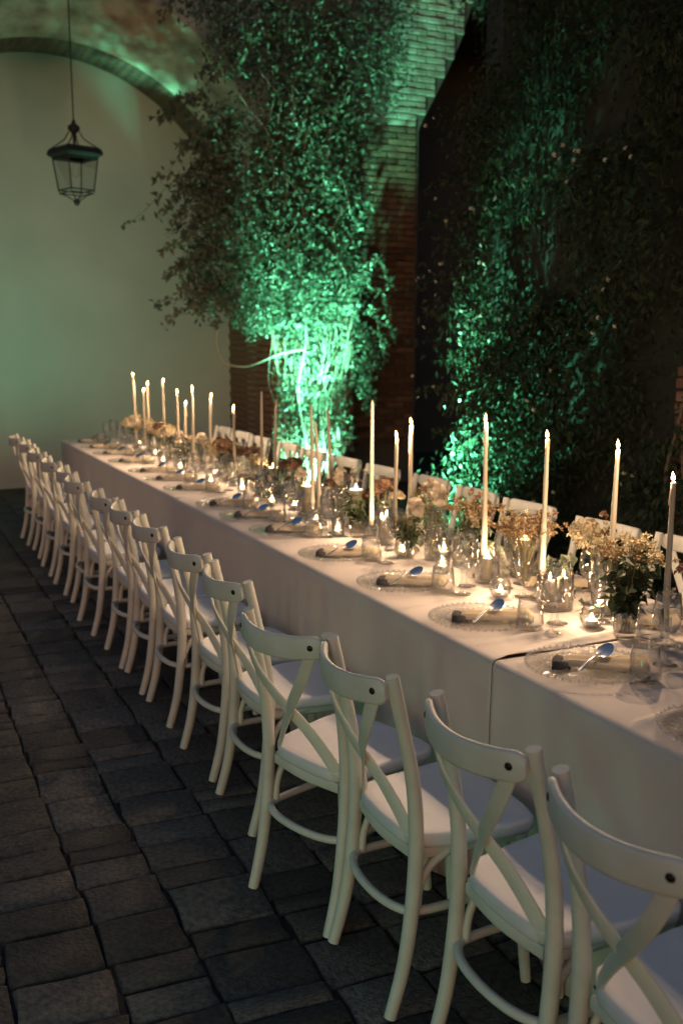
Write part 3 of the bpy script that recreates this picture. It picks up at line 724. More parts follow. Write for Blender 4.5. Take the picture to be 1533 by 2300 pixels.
# ================================================================== CHAIRS
def smooth_path(P, sub=6):
    P = [Vector(p) for p in P]; out = []
    for k in range(len(P) - 1):
        a, b = P[k], P[k + 1]; pa = P[max(k - 1, 0)]; pb = P[min(k + 2, len(P) - 1)]
        for s in range(sub):
            t = s / sub; t2, t3 = t * t, t * t * t
            out.append(0.5 * ((2 * a) + (b - pa) * t + (2 * pa - 5 * a + 4 * b - pb) * t2 + (3 * a - pa - 3 * b + pb) * t3))
    out.append(P[-1]); return out
def rrect(w, h, r=.3):
    """rounded flat section, w wide along side, h thick"""
    out = []
    for sx, sy in ((1, 1), (-1, 1), (-1, -1), (1, -1)):
        for q in (0, 1, 2):
            a = {(1, 1): 0, (-1, 1): PI / 2, (-1, -1): PI, (1, -1): 3 * PI / 2}[(sx, sy)] + q * PI / 4
            c = min(w, h) * r
            out.append((sx * (w / 2 - c) + c * math.cos(a), sy * (h / 2 - c) + c * math.sin(a)))
    return out
PX = [(0.0, .002), (.137, .04), (.31, .063), (.46, .069), (.6, .059), (.73, .034), (.88, 0.0)]   # rear post: z, x
def post_x(z):
    for (z0, a), (z1, b) in zip(PX, PX[1:]):
        if z <= z1: return a + (b - a) * (z - z0) / (z1 - z0)
    return 0
HW = .1725
def make_chair(label, group):
    t = thing('cross_back_chair', label, 'chair', (0, 0, 0), 0, group)
    P = M['paint']
    for s in (-1, 1):
        mb = MB(); pts = smooth_path([(x, s * HW, z) for z, x in PX], 4); n = len(pts)
        mb.tube(pts, [.0162 + .0032 * math.sin(PI * min(1, k / (n - 1) * 1.2)) for k in range(n)], 10)
        link('rear_leg', mb.mesh('rear_leg', P), t)
        mb = MB(); pts = smooth_path([(.372, s * .175, .435), (.375, s * .178, .3), (.382, s * .183, .12), (.392, s * .188, 0)], 3); n = len(pts)
        mb.tube(pts, [.018 - .004 * k / (n - 1) for k in range(n)], 10); link('front_leg', mb.mesh('front_leg', P), t)
    # top rail: a flat bow behind the posts with rounded ends
    mb = MB(); pts = []; prof = []
    for k in range(41):
        u = math.sin((-1 + 2 * k / 40) * PI / 2); y = u * (HW + .004)
        x = -.0165 - .058 * (1 - abs(u) ** 2.0); z = .846 - .012 * (1 - u * u)
        h = .066 * math.sqrt(1 - .72 * max(0, (abs(u) - .86) / .14) ** 2.2) ; prof.append(rrect(.018, h, .42)); pts.append((x + (.838 - z) * 0, y, z))
    mb.sweep(pts, lambda k: prof[k], True, True, (0, 0, 1)); rail = link('top_rail', mb.mesh('top_rail', P), t)
    for s in (-1, 1):
        mb = MB(); mb.lathe([(.0001, .005), (.006, .0045), (.009, .002), (.0095, -.004)], 10)
        o = link('bolt', mb.mesh('bolt', M['bolt']), rail, (-.040, s * (HW - .022), .844)); o.rotation_euler = (0, -PI / 2, -s * .55)
        mb = MB(); mb.lathe([(.0001, .004), (.004, .0035), (.006, .001), (.006, -.003)], 8)
        o = link('bolt', mb.mesh('bolt', M['bolt']), rail, (.017, s * HW, .846)); o.rotation_euler = (0, PI / 2, 0)
    # crossing bent strips
    for s in (-1, 1):
        off = .0046 * s
        pts = smooth_path([(-.030, s * (HW - .020), .866), (-.034 + off, s * (HW - .034), .80), (-.030 + off, s * .098, .725), (-.012 + off, s * .045, .66), (.012 + off, 0, .61),
                           (.036 + off, s * -.045, .56), (.058 + off * .5, s * -.09, .505), (.074, s * -.125, .458), (.082, s * -.138, .432)], 5)
        mb = MB(); mb.sweep(pts, rrect(.035, .008, .4), True, True, lambda k: (-1, 5.2 * pts[k].y, .25)); link('cross_strip', mb.mesh('cross_strip', P), t)
    # seat: waisted at the rear, rounded in front
    out = []
    for u in np.linspace(-1, 1, 9): out.append((.062 - .012 * (1 - u * u) + (.02 if abs(u) > .8 else 0), -u * .146))
    side = [(.10, -.166), (.125, -.172), (.16, -.180), (.25, -.193), (.32, -.203), (.375, -.203), (.402, -.185)]
    L = [(x, y) for x, y in side]; front = [(.414, -.14), (.419, -.07), (.421, 0), (.419, .07), (.414, .14)]
    outl = out[::-1] if out[0][1] < 0 else out
    outl = [p_ for p_ in out]             # from +y .. to -y
    outl = outl if outl[0][1] > outl[-1][1] else outl[::-1]
    ring = outl + L + front + [(x, -y) for x, y in reversed(L)]
    mb = MB(); m = len(ring); cx = .25; vs = []
    for sc, z in ((.97, .422), (.995, .427), (1.0, .437), (1.0, .450), (.99, .457), (.95, .460), (.80, .456), (.4, .453)):
        vs += [((x - cx) * sc + cx, y * sc, z) for x, y in ring]
    fs = [(k * m + j, k * m + (j + 1) % m, (k + 1) * m + (j + 1) % m, (k + 1) * m + j) for k in range(7) for j in range(m)]
    vs += [(cx, 0, .453), (cx, 0, .422)]; fs += [(7 * m + j, 7 * m + (j + 1) % m, 8 * m) for j in range(m)] + [((j + 1) % m, j, 8 * m + 1) for j in range(m)]
    mb.add(vs, fs, True); link('seat', fix_normals(mb.mesh('seat', M['seat'])), t)
    mb = MB(); mb.sweep(smooth_path([(.075, .14, .408), (.06, 0, .408), (.075, -.14, .408)], 4), rrect(.016, .03, .3), True, True, (0, 0, 1))
    mb.sweep([(.085, .15, .408), (.375, .17, .408)], rrect(.016, .03, .3), True, True, (0, 0, 1)); mb.sweep([(.085, -.15, .408), (.375, -.17, .408)], rrect(.016, .03, .3), True, True, (0, 0, 1))
    link('seat_frame', mb.mesh('seat_frame', P), t)
    # hoop stretcher bowed out at the back and four bent braces
    zh = .262
    pts = smooth_path([(.376, .165, zh), (.25, .167, zh), (.11, .166, zh), (.058, .150, zh), (.028, .09, zh), (.018, 0, zh), (.028, -.09, zh), (.058, -.150, zh), (.11, -.166, zh), (.25, -.167, zh), (.376, -.165, zh)], 4)
    mb = MB(); mb.tube(pts, .0115, 9); link('hoop_stretcher', mb.mesh('hoop_stretcher', P), t)
    for s in (-1, 1):
        mb = MB(); mb.tube(smooth_path([(.083, s * .158, .262), (.088, s * .158, .32), (.115, s * .159, .372), (.165, s * .160, .402), (.215, s * .160, .410)], 4), .0105, 8); link('brace', mb.mesh('brace', P), t)
        mb = MB(); mb.tube(smooth_path([(.362, s * .165, .262), (.358, s * .165, .32), (.342, s * .164, .372), (.31, s * .162, .402), (.262, s * .161, .410)], 4), .0105, 8); link('brace', mb.mesh('brace', P), t)
    for s in (-1, 1):
        mb = MB(); mb.lathe([(.0001, .003), (.004, .0025), (.0045, -.002)], 8)
        o = link('seat_bolt', mb.mesh('seat_bolt', M['bolt']), t, (.078, s * .140, .437)); o.rotation_euler = (0, -PI / 2, 0)
    return t
left = [(.76, 1.055, 0), (1.215, 1.07, 0), (1.655, 1.075, 1.5), (2.135, 1.035, -1), (2.50, .985, 17), (3.14, 1.06, 0), (3.60, 1.065, 2), (4.19, 1.07, 0), (4.64, 1.07, -2),
        (5.06, 1.065, 0), (5.69, 1.045, 2), (6.13, 1.075, -2), (6.68, 1.07, 1), (7.27, 1.075, 0), (7.90, 1.10, -2), (8.44, 1.09, 0)]
G1, G2 = 'chairs along the courtyard side of the table', 'chairs along the hedge side of the table'
ch0 = None
for i, (y, x, a) in enumerate(left):
    x += .035 if i < 5 else .02; y -= .016 if i < 5 else .01
    lb = 'ivory cross-back chair, %s from the camera end of the courtyard-side row' % ORD[i]
    if i == 4: lb = 'ivory cross-back chair pulled out and turned, fifth from the camera end, courtyard side'
    if i == 15: lb = 'ivory cross-back chair at the far end of the courtyard-side row'
    if ch0 is None: ch0 = make_chair(lb, G1); ch0.location = (x - .015, y, 0); ch0.rotation_euler = (0, 0, math.radians(a))
    else: dup(ch0, (x - .015, y, 0), math.radians(a), lb)
right = [2.36, 2.86, 3.30, 3.88, 4.34, 4.86, 5.40, 5.92, 6.42, 6.95, 7.5, 8.0, 8.5]
for i, y in enumerate(right):
    o = dup(ch0, (2.835 + R.uniform(-.02, .03), y, 0), PI + R.uniform(-.05, .05), 'ivory cross-back chair facing the table from the hedge side, %s from the camera end' % ORD[i]); o['group'] = G2
    if i == len(right) - 1: o['label'] = 'ivory cross-back chair at the far end of the hedge-side row'

# ================================================================== PLACE SETTINGS
ZT = TZ + .005
def plate_mesh():
    mb = MB(); N = 72
    wob = lambda k, j: (.012 if j % 2 else -.006) if k in (4, 5, 6) else 0
    prof = [(.0005, .004), (.06, .004), (.085, .005), (.098, .009), (.12, .013), (.15, .016), (.163, .018), (.164, .0145), (.12, .009), (.10, .004), (.08, .0005), (.0005, .0005)]
    mb.lathe(prof, N, wob=wob)
    mb.v = [(x, y, z + (.0022 * (1 if (i % N) % 2 else -1) if i // N in (3, 4, 5) else 0)) for i, (x, y, z) in enumerate(mb.v)]
    return mb.mesh('charger_plate', M['plate_glass'])
PLATE = plate_mesh()
mb = MB()
for q in range(84):
    a = 2 * PI * q / 48 if q < 48 else 2 * PI * q / 36; r = .164 if q < 48 else .112
    c = Vector((r * math.cos(a), r * math.sin(a), .0175 if q < 48 else .0125)); s = .0062 if q < 48 else .0042
    mb.add([c + Vector((s, 0, 0)), c + Vector((-s, 0, 0)), c + Vector((0, s, 0)), c + Vector((0, -s, 0)), c + Vector((0, 0, s)), c + Vector((0, 0, -s))],
           [(0, 2, 4), (2, 1, 4), (1, 3, 4), (3, 0, 4), (2, 0, 5), (1, 2, 5), (3, 1, 5), (0, 3, 5)], True)
BEADS = mb.mesh('beaded_rim', M['bead_glass'])
def napkin_mesh():
    mb = MB(); nx, ny = 18, 10; L, Wd = .235, .098; vs = []
    for i in range(nx + 1):
        for j in range(ny + 1):
            u, v = i / nx, j / ny - .5
            w = Wd * (.62 + .55 * u)
            z = .022 + .007 * math.cos(v * PI) + .0065 * math.sin(v * 13 + u * 2.5) * (u ** .5) + .003 * math.sin(v * 31 + u) * u + .002 * math.sin(u * 9)
            if i in (0, nx) or j in (0, ny): z -= .012
            vs.append(((u - .42) * L, v * w + .012 * math.sin(u * 3), z))
    mb.add(vs, [(i * (ny + 1) + j, (i + 1) * (ny + 1) + j, (i + 1) * (ny + 1) + j + 1, i * (ny + 1) + j + 1) for i in range(nx) for j in range(ny)], True)
    return mb.mesh('cloth', M['napkin'])
NAP = napkin_mesh()
mb = MB(); vs = []
for i in range(7):
    for j in range(9):
        u, v = i / 6, j / 8 - .5
        z = .019 + .007 * math.cos(v * PI) + .004 * math.sin(v * 18 + u * 4) - (.008 if i in (0, 6) else 0) - (.013 if j in (0, 8) else 0)
        vs.append((-.118 + u * .05, v * (.060 + .016 * math.sin(u * 3)), z))
mb.add(vs, [(i * 9 + j, (i + 1) * 9 + j, (i + 1) * 9 + j + 1, i * 9 + j + 1) for i in range(6) for j in range(8)], True); TIE = mb.mesh('dark_end', M['ribbon'])
def spoon_meshes():
    mb = MB(); nu, nv = 14, 10; vs = []
    for sg in (0, 1):
        for i in range(nu + 1):
            for j in range(nv + 1):
                u = -1 + 2 * i / nu; v = -1 + 2 * j / nv
                w = .0215 * math.sqrt(max(0, 1 - u * u)) * (1 - .12 * u)
                z = -.0030 * max(0, (1 - u * u)) * (1 - v * v) - sg * .0012
                vs.append((.034 * u, w * v, z))
    m = nv + 1; fs = []
    for sg in (0, 1):
        o = sg * (nu + 1) * m
        for i in range(nu):
            for j in range(nv):
                f = (o + i * m + j, o + (i + 1) * m + j, o + (i + 1) * m + j + 1, o + i * m + j + 1); fs.append(f if sg == 0 else f[::-1])
    mb.add(vs, fs, True); bowl = mb.mesh('bowl', M['steel'])
    mb = MB(); pts = smooth_path([(-.033, 0, -.001), (-.05, 0, .002), (-.09, 0, .001), (-.13, 0, -.006), (-.155, 0, -.010)], 4); n = len(pts)
    mb.sweep(pts, lambda k: [((.0030 + .004 * (k / (n - 1)) ** 2) * math.cos(q * PI / 5), .0024 * math.sin(q * PI / 5)) for q in range(10)], True, True, (0, 0, 1)); return bowl, mb.mesh('handle', M['steel'])
BOWL, HANDLE = spoon_meshes()

def glass_mesh(kind):
    mb = MB()
    if kind == 'tumbler':
        wob = lambda k, j: .012 * math.cos(j * PI / 2) if k < 5 else 0
        mb.lathe([(.0005, .003), (.036, .003), (.042, .006), (.0425, .02), (.041, .05), (.036, .094), (.0352, .0955), (.0345, .094), (.0388, .05), (.040, .022), (.037, .014), (.0005, .012)], 32)
    elif kind == 'tulip':
        mb.lathe([(.0005, .0015), (.034, .0015), (.036, .0025), (.03, .004), (.010, .008), (.0042, .016), (.0036, .05), (.0040, .082), (.010, .090), (.028, .102), (.038, .120), (.0405, .138), (.038, .165), (.0325, .205), (.0318, .2055), (.0312, .205), (.0368, .165), (.0392, .138), (.0365, .121), (.027, .104), (.0005, .093)], 28)
    elif kind == 'flat':
        mb.lathe([(.0005, .0015), (.033, .0015), (.035, .0025), (.03, .004), (.010, .008), (.0042, .016), (.0036, .05), (.0044, .088), (.014, .096), (.034, .101), (.0375, .106), (.036, .13), (.032, .19), (.0313, .1905), (.0306, .19), (.0346, .13), (.036, .108), (.0005, .100)], 28)
    elif kind == 'flute':
        mb.lathe([(.0005, .002), (.028, .002), (.030, .006), (.031, .05), (.0345, .12), (.038, .215), (.0372, .2155), (.0366, .215), (.033, .12), (.0295, .05), (.028, .018), (.0005, .016)], 26,
                 wob=lambda k, j: .03 * math.cos(j * PI) if 2 <= k <= 4 else 0)
    return mb.mesh(kind, M['thick_glass' if kind == 'flute' else 'glass'])
GL = {k: glass_mesh(k) for k in ('tumbler', 'tulip', 'flat', 'flute')}

plates = [1.56, 2.067, 2.59, 3.10, 3.65, 4.22, 4.67, 5.07, 5.72, 6.17, 6.58, 7.2, 7.75, 8.25, 8.75]
def setting(i, y, side):
    far_ = side == 'hedge'
    where = '%s from the camera end, %s side' % (ORD[i], side)
    if i == 0: where = 'nearest the camera, %s side' % side
    x = 1.712 if not far_ else 2.25; fl = 0 if not far_ else PI
    y = y + R.uniform(-.01, .01)
    p = thing('charger_plate', 'beaded glass charger plate, ' + where, 'charger plate', (x, y, ZT), R.random(), 'charger plates ' + side + ' side')
    link('dish', PLATE, p); link('beaded_rim', BEADS, p)['kind'] = 'stuff'
    a = fl - .62 + R.uniform(-.08, .08)
    n = thing('napkin', 'sand napkin with charcoal end, ' + where, 'napkin', (x + .025 * (1 if not far_ else -1), y - .01, ZT + .001), a, 'napkins ' + side + ' side')
    link('cloth', NAP, n); link('dark_end', TIE, n)
    s = thing('spoon', 'steel spoon on napkin, ' + where, 'spoon', (x + (.055 if not far_ else -.055), y + (-.01 if not far_ else .01), ZT + .052), fl + .30 + R.uniform(-.1, .1), 'spoons ' + side + ' side')
    s.rotation_euler = (.28 if not far_ else -.2, -.42, s.rotation_euler[2])
    s.scale = (.9, .92, .9); link('bowl', BOWL, s); hd_ = link('handle', HANDLE, s); hd_.rotation_euler = (-.3, .30, 0)
    sg = 1 if not far_ else -1
    def g(kind, nm, dx, dy, txt):
        o = link(nm, GL[kind], None, (x + sg * dx + R.uniform(-.008, .008), y + sg * dy + R.uniform(-.012, .012), ZT), R.random() * 6)
        tag(o, txt + ', ' + where, 'glass', nm.replace('_', ' ') + 's ' + side + ' side')
    g('tumbler', 'tumbler', .085, -.140, 'low clear water tumbler')
    g('flat', 'wine_glass', .125, -.195 if i != 1 else -.10, 'flat-bottomed wine glass')
    g('tulip', 'tulip_glass', .20 if i != 1 else .225, -.115 if i != 1 else -.07, 'tulip-shaped stemmed glass')
    if far_ and i in (2, 3, 4, 6, 8): g('flute', 'ribbed_glass', .02, .17, 'tall ribbed drinking glass')
for i, y in enumerate(plates):
    setting(i, y, 'courtyard')
rp = [2.30, 2.85, 3.33, 3.88, 4.35, 4.88, 5.4, 5.92, 6.42, 6.95, 7.5, 8.0, 8.55]
for i, y in enumerate(rp): setting(i, y, 'hedge')

# ================================================================== CANDLES
def flame_mesh(s):
    mb = MB(); mb.lathe([(.0002, 0), (.0040, .003), (.0062, .008), (.0058, .014), (.0036, .021), (.0014, .027), (.0001, .031)], 10); mb.v = [(a * s, b * s, c * s) for a, b, c in mb.v]
    return mb.mesh('flame', M['flame'])
FL1, FL2 = flame_mesh(.85), flame_mesh(.72)
mb = MB(); mb.tube([(0, 0, 0), (.0005, 0, .006), (.002, 0, .011)], .0009, 5); WICK = mb.mesh('wick', M['wick'])
def light(loc, k=1.0):
    L = bpy.data.lights.new('candle_light', 'POINT'); L.energy = CANDLE_W * k; L.color = (1.0, .67, .40); L.shadow_soft_size = .008
    o = bpy.data.objects.new('candle_light', L); COL.objects.link(o); o.location = loc
mb = MB(); mb.lathe([(.0005, .001), (.044, .001), (.046, .006), (.036, .016), (.016, .026), (.011, .04), (.016, .052), (.0185, .062), (.0185, .088), (.0168, .0885), (.0125, .084), (.012, .066), (.0005, .064)], 24,
                    wob=lambda k, j: .03 * math.cos(j * PI) if k in (2, 3) else 0)
HOLDER = mb.mesh('candlestick', M['thick_glass'])
# x, y, height of the candle top, lit
tapers = [(1.95, 8.0, 1.36, 1), (1.95, 7.72, 1.25, 1), (2.05, 7.97, 1.29, 1), (2.0, 7.32, 1.335, 1), (1.95, 6.78, 1.28, 1), (2.03, 6.88, 1.195, 1), (1.95, 6.44, 1.32, 1), (2.05, 6.37, 1.27, 1),
          (2.0, 5.75, 1.23, 1), (2.0, 5.28, 1.355, 0), (2.05, 5.21, 1.31, 0), (1.95, 4.45, 1.33, 0), (1.93, 4.33, 1.255, 0), (2.08, 4.52, 1.305, 0), (2.0, 3.91, 1.375, 0), (1.98, 3.655, 1.245, 1),
          (2.03, 3.615, 1.30, 1), (2.05, 3.08, 1.35, 1), (2.05, 2.72, 1.32, 1), (2.08, 2.41, 1.315, 1), (2.05, 2.13, 1.25, 1)]
taper_lab = ['lit taper candle, farthest and tallest by the pale wall', 'short lit taper candle just beside the farthest tall one', 'lit taper candle close behind the farthest short one', 'lit taper candle, fourth from the pale wall end',
    'lit taper candle beside the short burnt-down one, far third of table', 'shortest lit taper candle in the far third of the table', 'tall lit taper candle right of the shortest far one', 'lit taper candle just left of the wall corner',
    'lone lit taper candle before the dark jamb', 'tallest unlit taper candle before the dark jamb', 'unlit taper candle at the edge of the green-lit vine', 'tall unlit taper candle, first of three before the green stems', 'short unlit taper candle, middle of three before the green stems',
    'unlit taper candle, last of three before the green stems', 'unlit taper candle standing before the dark brick shaft', 'burnt-down lit taper with wax runs before the brick shaft', 'lit taper with wax runs, at the edge of brick shaft and gap',
    'lit taper candle before the green-lit jasmine', 'lit taper candle right of the green-lit jasmine', 'lit taper candle before the hedge-side chair rail, second from right edge', 'lit taper candle with a wax drip nearest the camera']
for (x, y, zt, lit), lb in zip(tapers, taper_lab):
    h = link('candlestick', HOLDER, None, (x, y, ZT), R.random() * 6); tag(h, 'low ribbed glass candlestick under the ' + lb.split(',')[0].replace('lit taper candle', 'lit taper') if False else 'low ribbed glass candlestick holding the ' + lb, 'candlestick', 'glass candlesticks')
    h['label'] = ' '.join(h['label'].split()[:16])
    zb = ZT + .066; H = zt - zb
    t = thing('taper_candle', lb, 'candle', (x, y, zb), R.random() * 6, 'tall taper candles')
    lean = R.uniform(-.02, .014), R.uniform(-.014, .014)
    mb = MB(); n = 14; pts = [(lean[0] * (k / (n - 1)) ** 2, lean[1] * (k / (n - 1)) ** 2, H * k / (n - 1)) for k in range(n)]
    rad = [.0112 - .0046 * k / (n - 1) + (R.uniform(-.0004, .0006) if lit else 0) for k in range(n)]
    if not lit: pts.append((lean[0], lean[1], H + .012)); rad.append(.0022)
    else: pts.append((lean[0], lean[1], H + .002)); rad.append(.0045)
    mb.tube(pts, rad, 12); wx = link('wax', mb.mesh('wax', M['wax']), t)
    tip = (lean[0], lean[1], H + .001)
    if lit and (abs(y - 3.635) < .05 or abs(y - 2.13) < .05 or R.random() < .55):
        mb = MB()
        for q in range(4):
            a = R.uniform(-2.4, .6); L = R.uniform(.03, .12); rr_ = .0072
            c, s = math.cos(a), math.sin(a)
            dp = [(tip[0] + c * rr_, tip[1] + s * rr_, H - .002)] + [(tip[0] * .9 + c * (rr_ + .0012 * k), tip[1] * .9 + s * (rr_ + .0012 * k), H - .004 - L * (k + 1) / 4) for k in range(4)]
            mb.tube(dp, [.002, .0022, .002, .0024, .0016], 6)
        link('wax_run', mb.mesh('wax_run', M['wax']), wx)
    link('wick', WICK, t, tip if lit else (lean[0], lean[1], H + .008))
    if lit:
        f = link('flame', FL1, t, (tip[0] + .001, tip[1], tip[2] + .005)); f.rotation_euler = (R.uniform(-.1, .1), R.uniform(.05, .25), 0)
        light((x + tip[0], y + tip[1], zb + H + .022), .80)
# pillar candles standing in glass cylinders
def cyl_mesh(r, h):
    mb = MB(); mb.lathe([(.0005, .001), (r - .004, .001), (r, .005), (r, h - .001), (r - .0012, h), (r - .0025, h - .001), (r - .0025, .014), (.0005, .012)], 32)
    return mb.mesh('cylinder', M['glass'])
def pillar(r, h):
    mb = MB(); mb.lathe([(.0005, 0), (r, 0), (r, h - .003), (r - .002, h), (r - .006, h - .001), (r * .5, h - .005), (.0005, h - .006)], 24); return mb.mesh('wax', M['wax'])
pil = [(2.02, 3.01, .045, .105, [(0, 0, .0165, .080)], 'short wide glass cylinder with one ivory pillar candle, third place', 'ivory pillar candle burning in the wide glass cylinder, third place'),
       (2.015, 2.60, .060, .125, [(-.012, .014, .016, .085), (.016, -.02, .019, .098)], 'wide glass cylinder with two burning pillar candles', 'shorter pillar candle of the pair in one glass cylinder'),
       (2.0, 4.63, .055, .12, [(0, 0, .033, .135)], 'glass cylinder with the broad tall pillar candle in mid-table', 'broad tall pillar candle in mid-table before the unlit tapers'),
       (2.08, 4.23, .062, .26, [(0, 0, .035, .165)], 'tall glass hurricane cylinder with a broad pillar candle', 'broad pillar candle inside the tall glass hurricane'),
       (2.0, 3.79, .034, .17, [(-.008, .006, .011, .10), (.01, -.006, .011, .112)], 'narrow glass cylinder with two thin candles beside the dark bouquet', 'thinner shorter candle of two in the narrow cylinder'),
       (2.2, 3.03, .058, .25, [(0, 0, .022, .13)], 'large glass hurricane behind the dried bouquet', 'pillar candle inside the large hurricane behind the dried bouquet'),
       (2.1, 5.36, .05, .15, [(0, 0, .03, .14)], 'glass cylinder with pillar candle beneath the unlit tapers', 'pillar candle beneath the two unlit tapers by the jamb'),
       (2.0, 6.95, .05, .20, [(0, 0, .028, .15)], 'tall glass cylinder with pillar candle in the far third', 'pillar candle in a tall cylinder in the far third')]
for (x, y, r, h, cs, lg, lc) in pil:
    o = link('glass_cylinder', cyl_mesh(r, h), None, (x, y, ZT)); tag(o, lg, 'candle glass', 'glass candle cylinders')
    for k, (dx, dy, cr, chh) in enumerate(cs):
        lb = lc if k == 0 else lc.replace('shorter', 'taller').replace('thinner', 'second')
        t = thing('pillar_candle', lb, 'candle', (x + dx, y + dy, ZT + .0145), 0, 'ivory pillar candles')
        link('wax', pillar(cr, chh), t); link('wick', WICK, t, (0, 0, chh - .006)); link('flame', FL1, t, (0, 0, chh + .001))
        light((x + dx, y + dy, ZT + .0145 + chh + .018), .22)
# tealights in glass globes and cups
mb = MB(); mb.lathe([(.0005, .0015), (.018, .0015), (.026, .006), (.036, .022), (.039, .038), (.036, .054), (.028, .068), (.0272, .0685), (.0265, .068), (.0348, .053), (.0376, .038), (.0348, .024), (.025, .010), (.0005, .008)], 24); GLOBE = mb.mesh('globe', M['glass'])
mb = MB(); mb.lathe([(.0005, .0015), (.026, .0015), (.029, .006), (.031, .075), (.0302, .0755), (.0295, .075), (.027, .012), (.0005, .010)], 24); CUP = mb.mesh('cup', M['thick_glass'])
mb = MB(); mb.lathe([(.0005, 0), (.0185, 0), (.019, .002), (.019, .016), (.0184, .016), (.0180, .012)], 20); TIN = mb.mesh('tin', M['tin'])
mb = MB(); mb.lathe([(.0005, .0115), (.0178, .0122)], 20); TWAX = mb.mesh('wax', M['wax'])
tea = [(1.935, 2.80, 0, 'by the second dried bouquet, third place'), (1.985, 2.375, 0, 'right beside the dark leafy bouquet'), (2.12, 2.50, 1, 'behind the globe by the dark leafy bouquet'), (1.96, 3.23, 1, 'behind the water tumbler, fourth place'),
       (1.95, 3.52, 0, 'behind the round bud vase'), (1.94, 5.45, 1, 'standing alone in mid-table'), (1.93, 4.95, 1, 'before the rust hydrangea'), (1.93, 4.36, 0, 'before the short unlit taper'), (1.9, 6.58, 1, 'far third, before the tall tapers'),
       (1.9, 7.02, 0, 'far third, beside the spoon of the twelfth place'), (2.0, 5.62, 0, 'under the lone lit taper'), (2.02, 6.2, 0, 'under the taper by the wall corner'), (1.97, 7.5, 1, 'near the far end under the tall tapers'), (2.05, 8.3, 0, 'at the far end by the wall'),
       (2.1, 3.45, 1, 'behind the orchid bottle'), (1.9, 4.05, 1, 'beside the small dark leafy vase'), (2.0, 4.8, 0, 'behind the broad tall pillar candle'), (1.88, 5.85, 0, 'under the cream blooms past mid-table')]
for x, y, k, wh in tea:
    o = link('votive_glass', (GLOBE, CUP)[k], None, (x, y, ZT)); tag(o, ('round glass votive globe ', 'small straight glass votive cup ')[k] + wh, 'votive', 'glass votives')
    zb = ZT + .0105
    t = thing('tealight', 'burning tealight in the votive ' + wh, 'tealight', (x, y, zb), 0, 'tealights'); link('tin', TIN, t); link('wax', TWAX, t); link('wick', WICK, t, (0, 0, .012)); link('flame', FL2, t, (0, 0, .015))
    light((x, y, zb + .03), .13)

# ================================================================== FLOWERS
def vase_mesh(kind):
    mb = MB(); g = 'glass'
    if kind == 'tumbler': mb.lathe([(.0005, .001), (.030, .001), (.034, .006), (.041, .09), (.0402, .0905), (.0395, .09), (.034, .022), (.0005, .018)], 24); wl = (.034, .020, .060)
    if kind == 'goblet': mb.lathe([(.0005, .0015), (.036, .0015), (.03, .004), (.008, .009), (.0042, .02), (.004, .075), (.012, .084), (.036, .10), (.047, .125), (.045, .16), (.034, .20), (.0333, .2005), (.0325, .2), (.0435, .16), (.0455, .125), (.035, .102), (.0005, .087)], 24); wl = (.044, .092, .128)
    if kind == 'flare': mb.lathe([(.0005, .0015), (.040, .0015), (.03, .004), (.008, .010), (.0045, .02), (.0045, .04), (.012, .05), (.03, .085), (.044, .165), (.0432, .1655), (.0425, .165), (.028, .085), (.0005, .056)], 24); wl = (.026, .06, .09)
    if kind == 'bud': mb.lathe([(.0005, .001), (.024, .001), (.033, .008), (.040, .03), (.038, .05), (.026, .075), (.022, .085), (.027, .10), (.0262, .1), (.0205, .085), (.0245, .075), (.0365, .05), (.0385, .03), (.03, .012), (.0005, .009)], 24); wl = (.038, .012, .045)
    if kind == 'bottle': mb.lathe([(.0005, .001), (.028, .001), (.0315, .006), (.0315, .085), (.024, .115), (.0125, .14), (.012, .185), (.015, .19), (.0142, .1905), (.0108, .185), (.0112, .14), (.0225, .115), (.0298, .085), (.0298, .012), (.0005, .009)], 24); wl = (.0295, .012, .06)
    me = mb.mesh('vase', M[g]); w = MB(); w.lathe([(.0005, wl[1]), (wl[0] * .75, wl[1] + .001), (wl[0] * .93, wl[2]), (.0005, wl[2])], 20); return me, w.mesh('water', M['water'])
VASE = {k: vase_mesh(k) for k in ('tumbler', 'goblet', 'flare', 'bud', 'bottle')}
TOPZ = {'tumbler': .09, 'goblet': .2, 'flare': .165, 'bud': .1, 'bottle': .19}
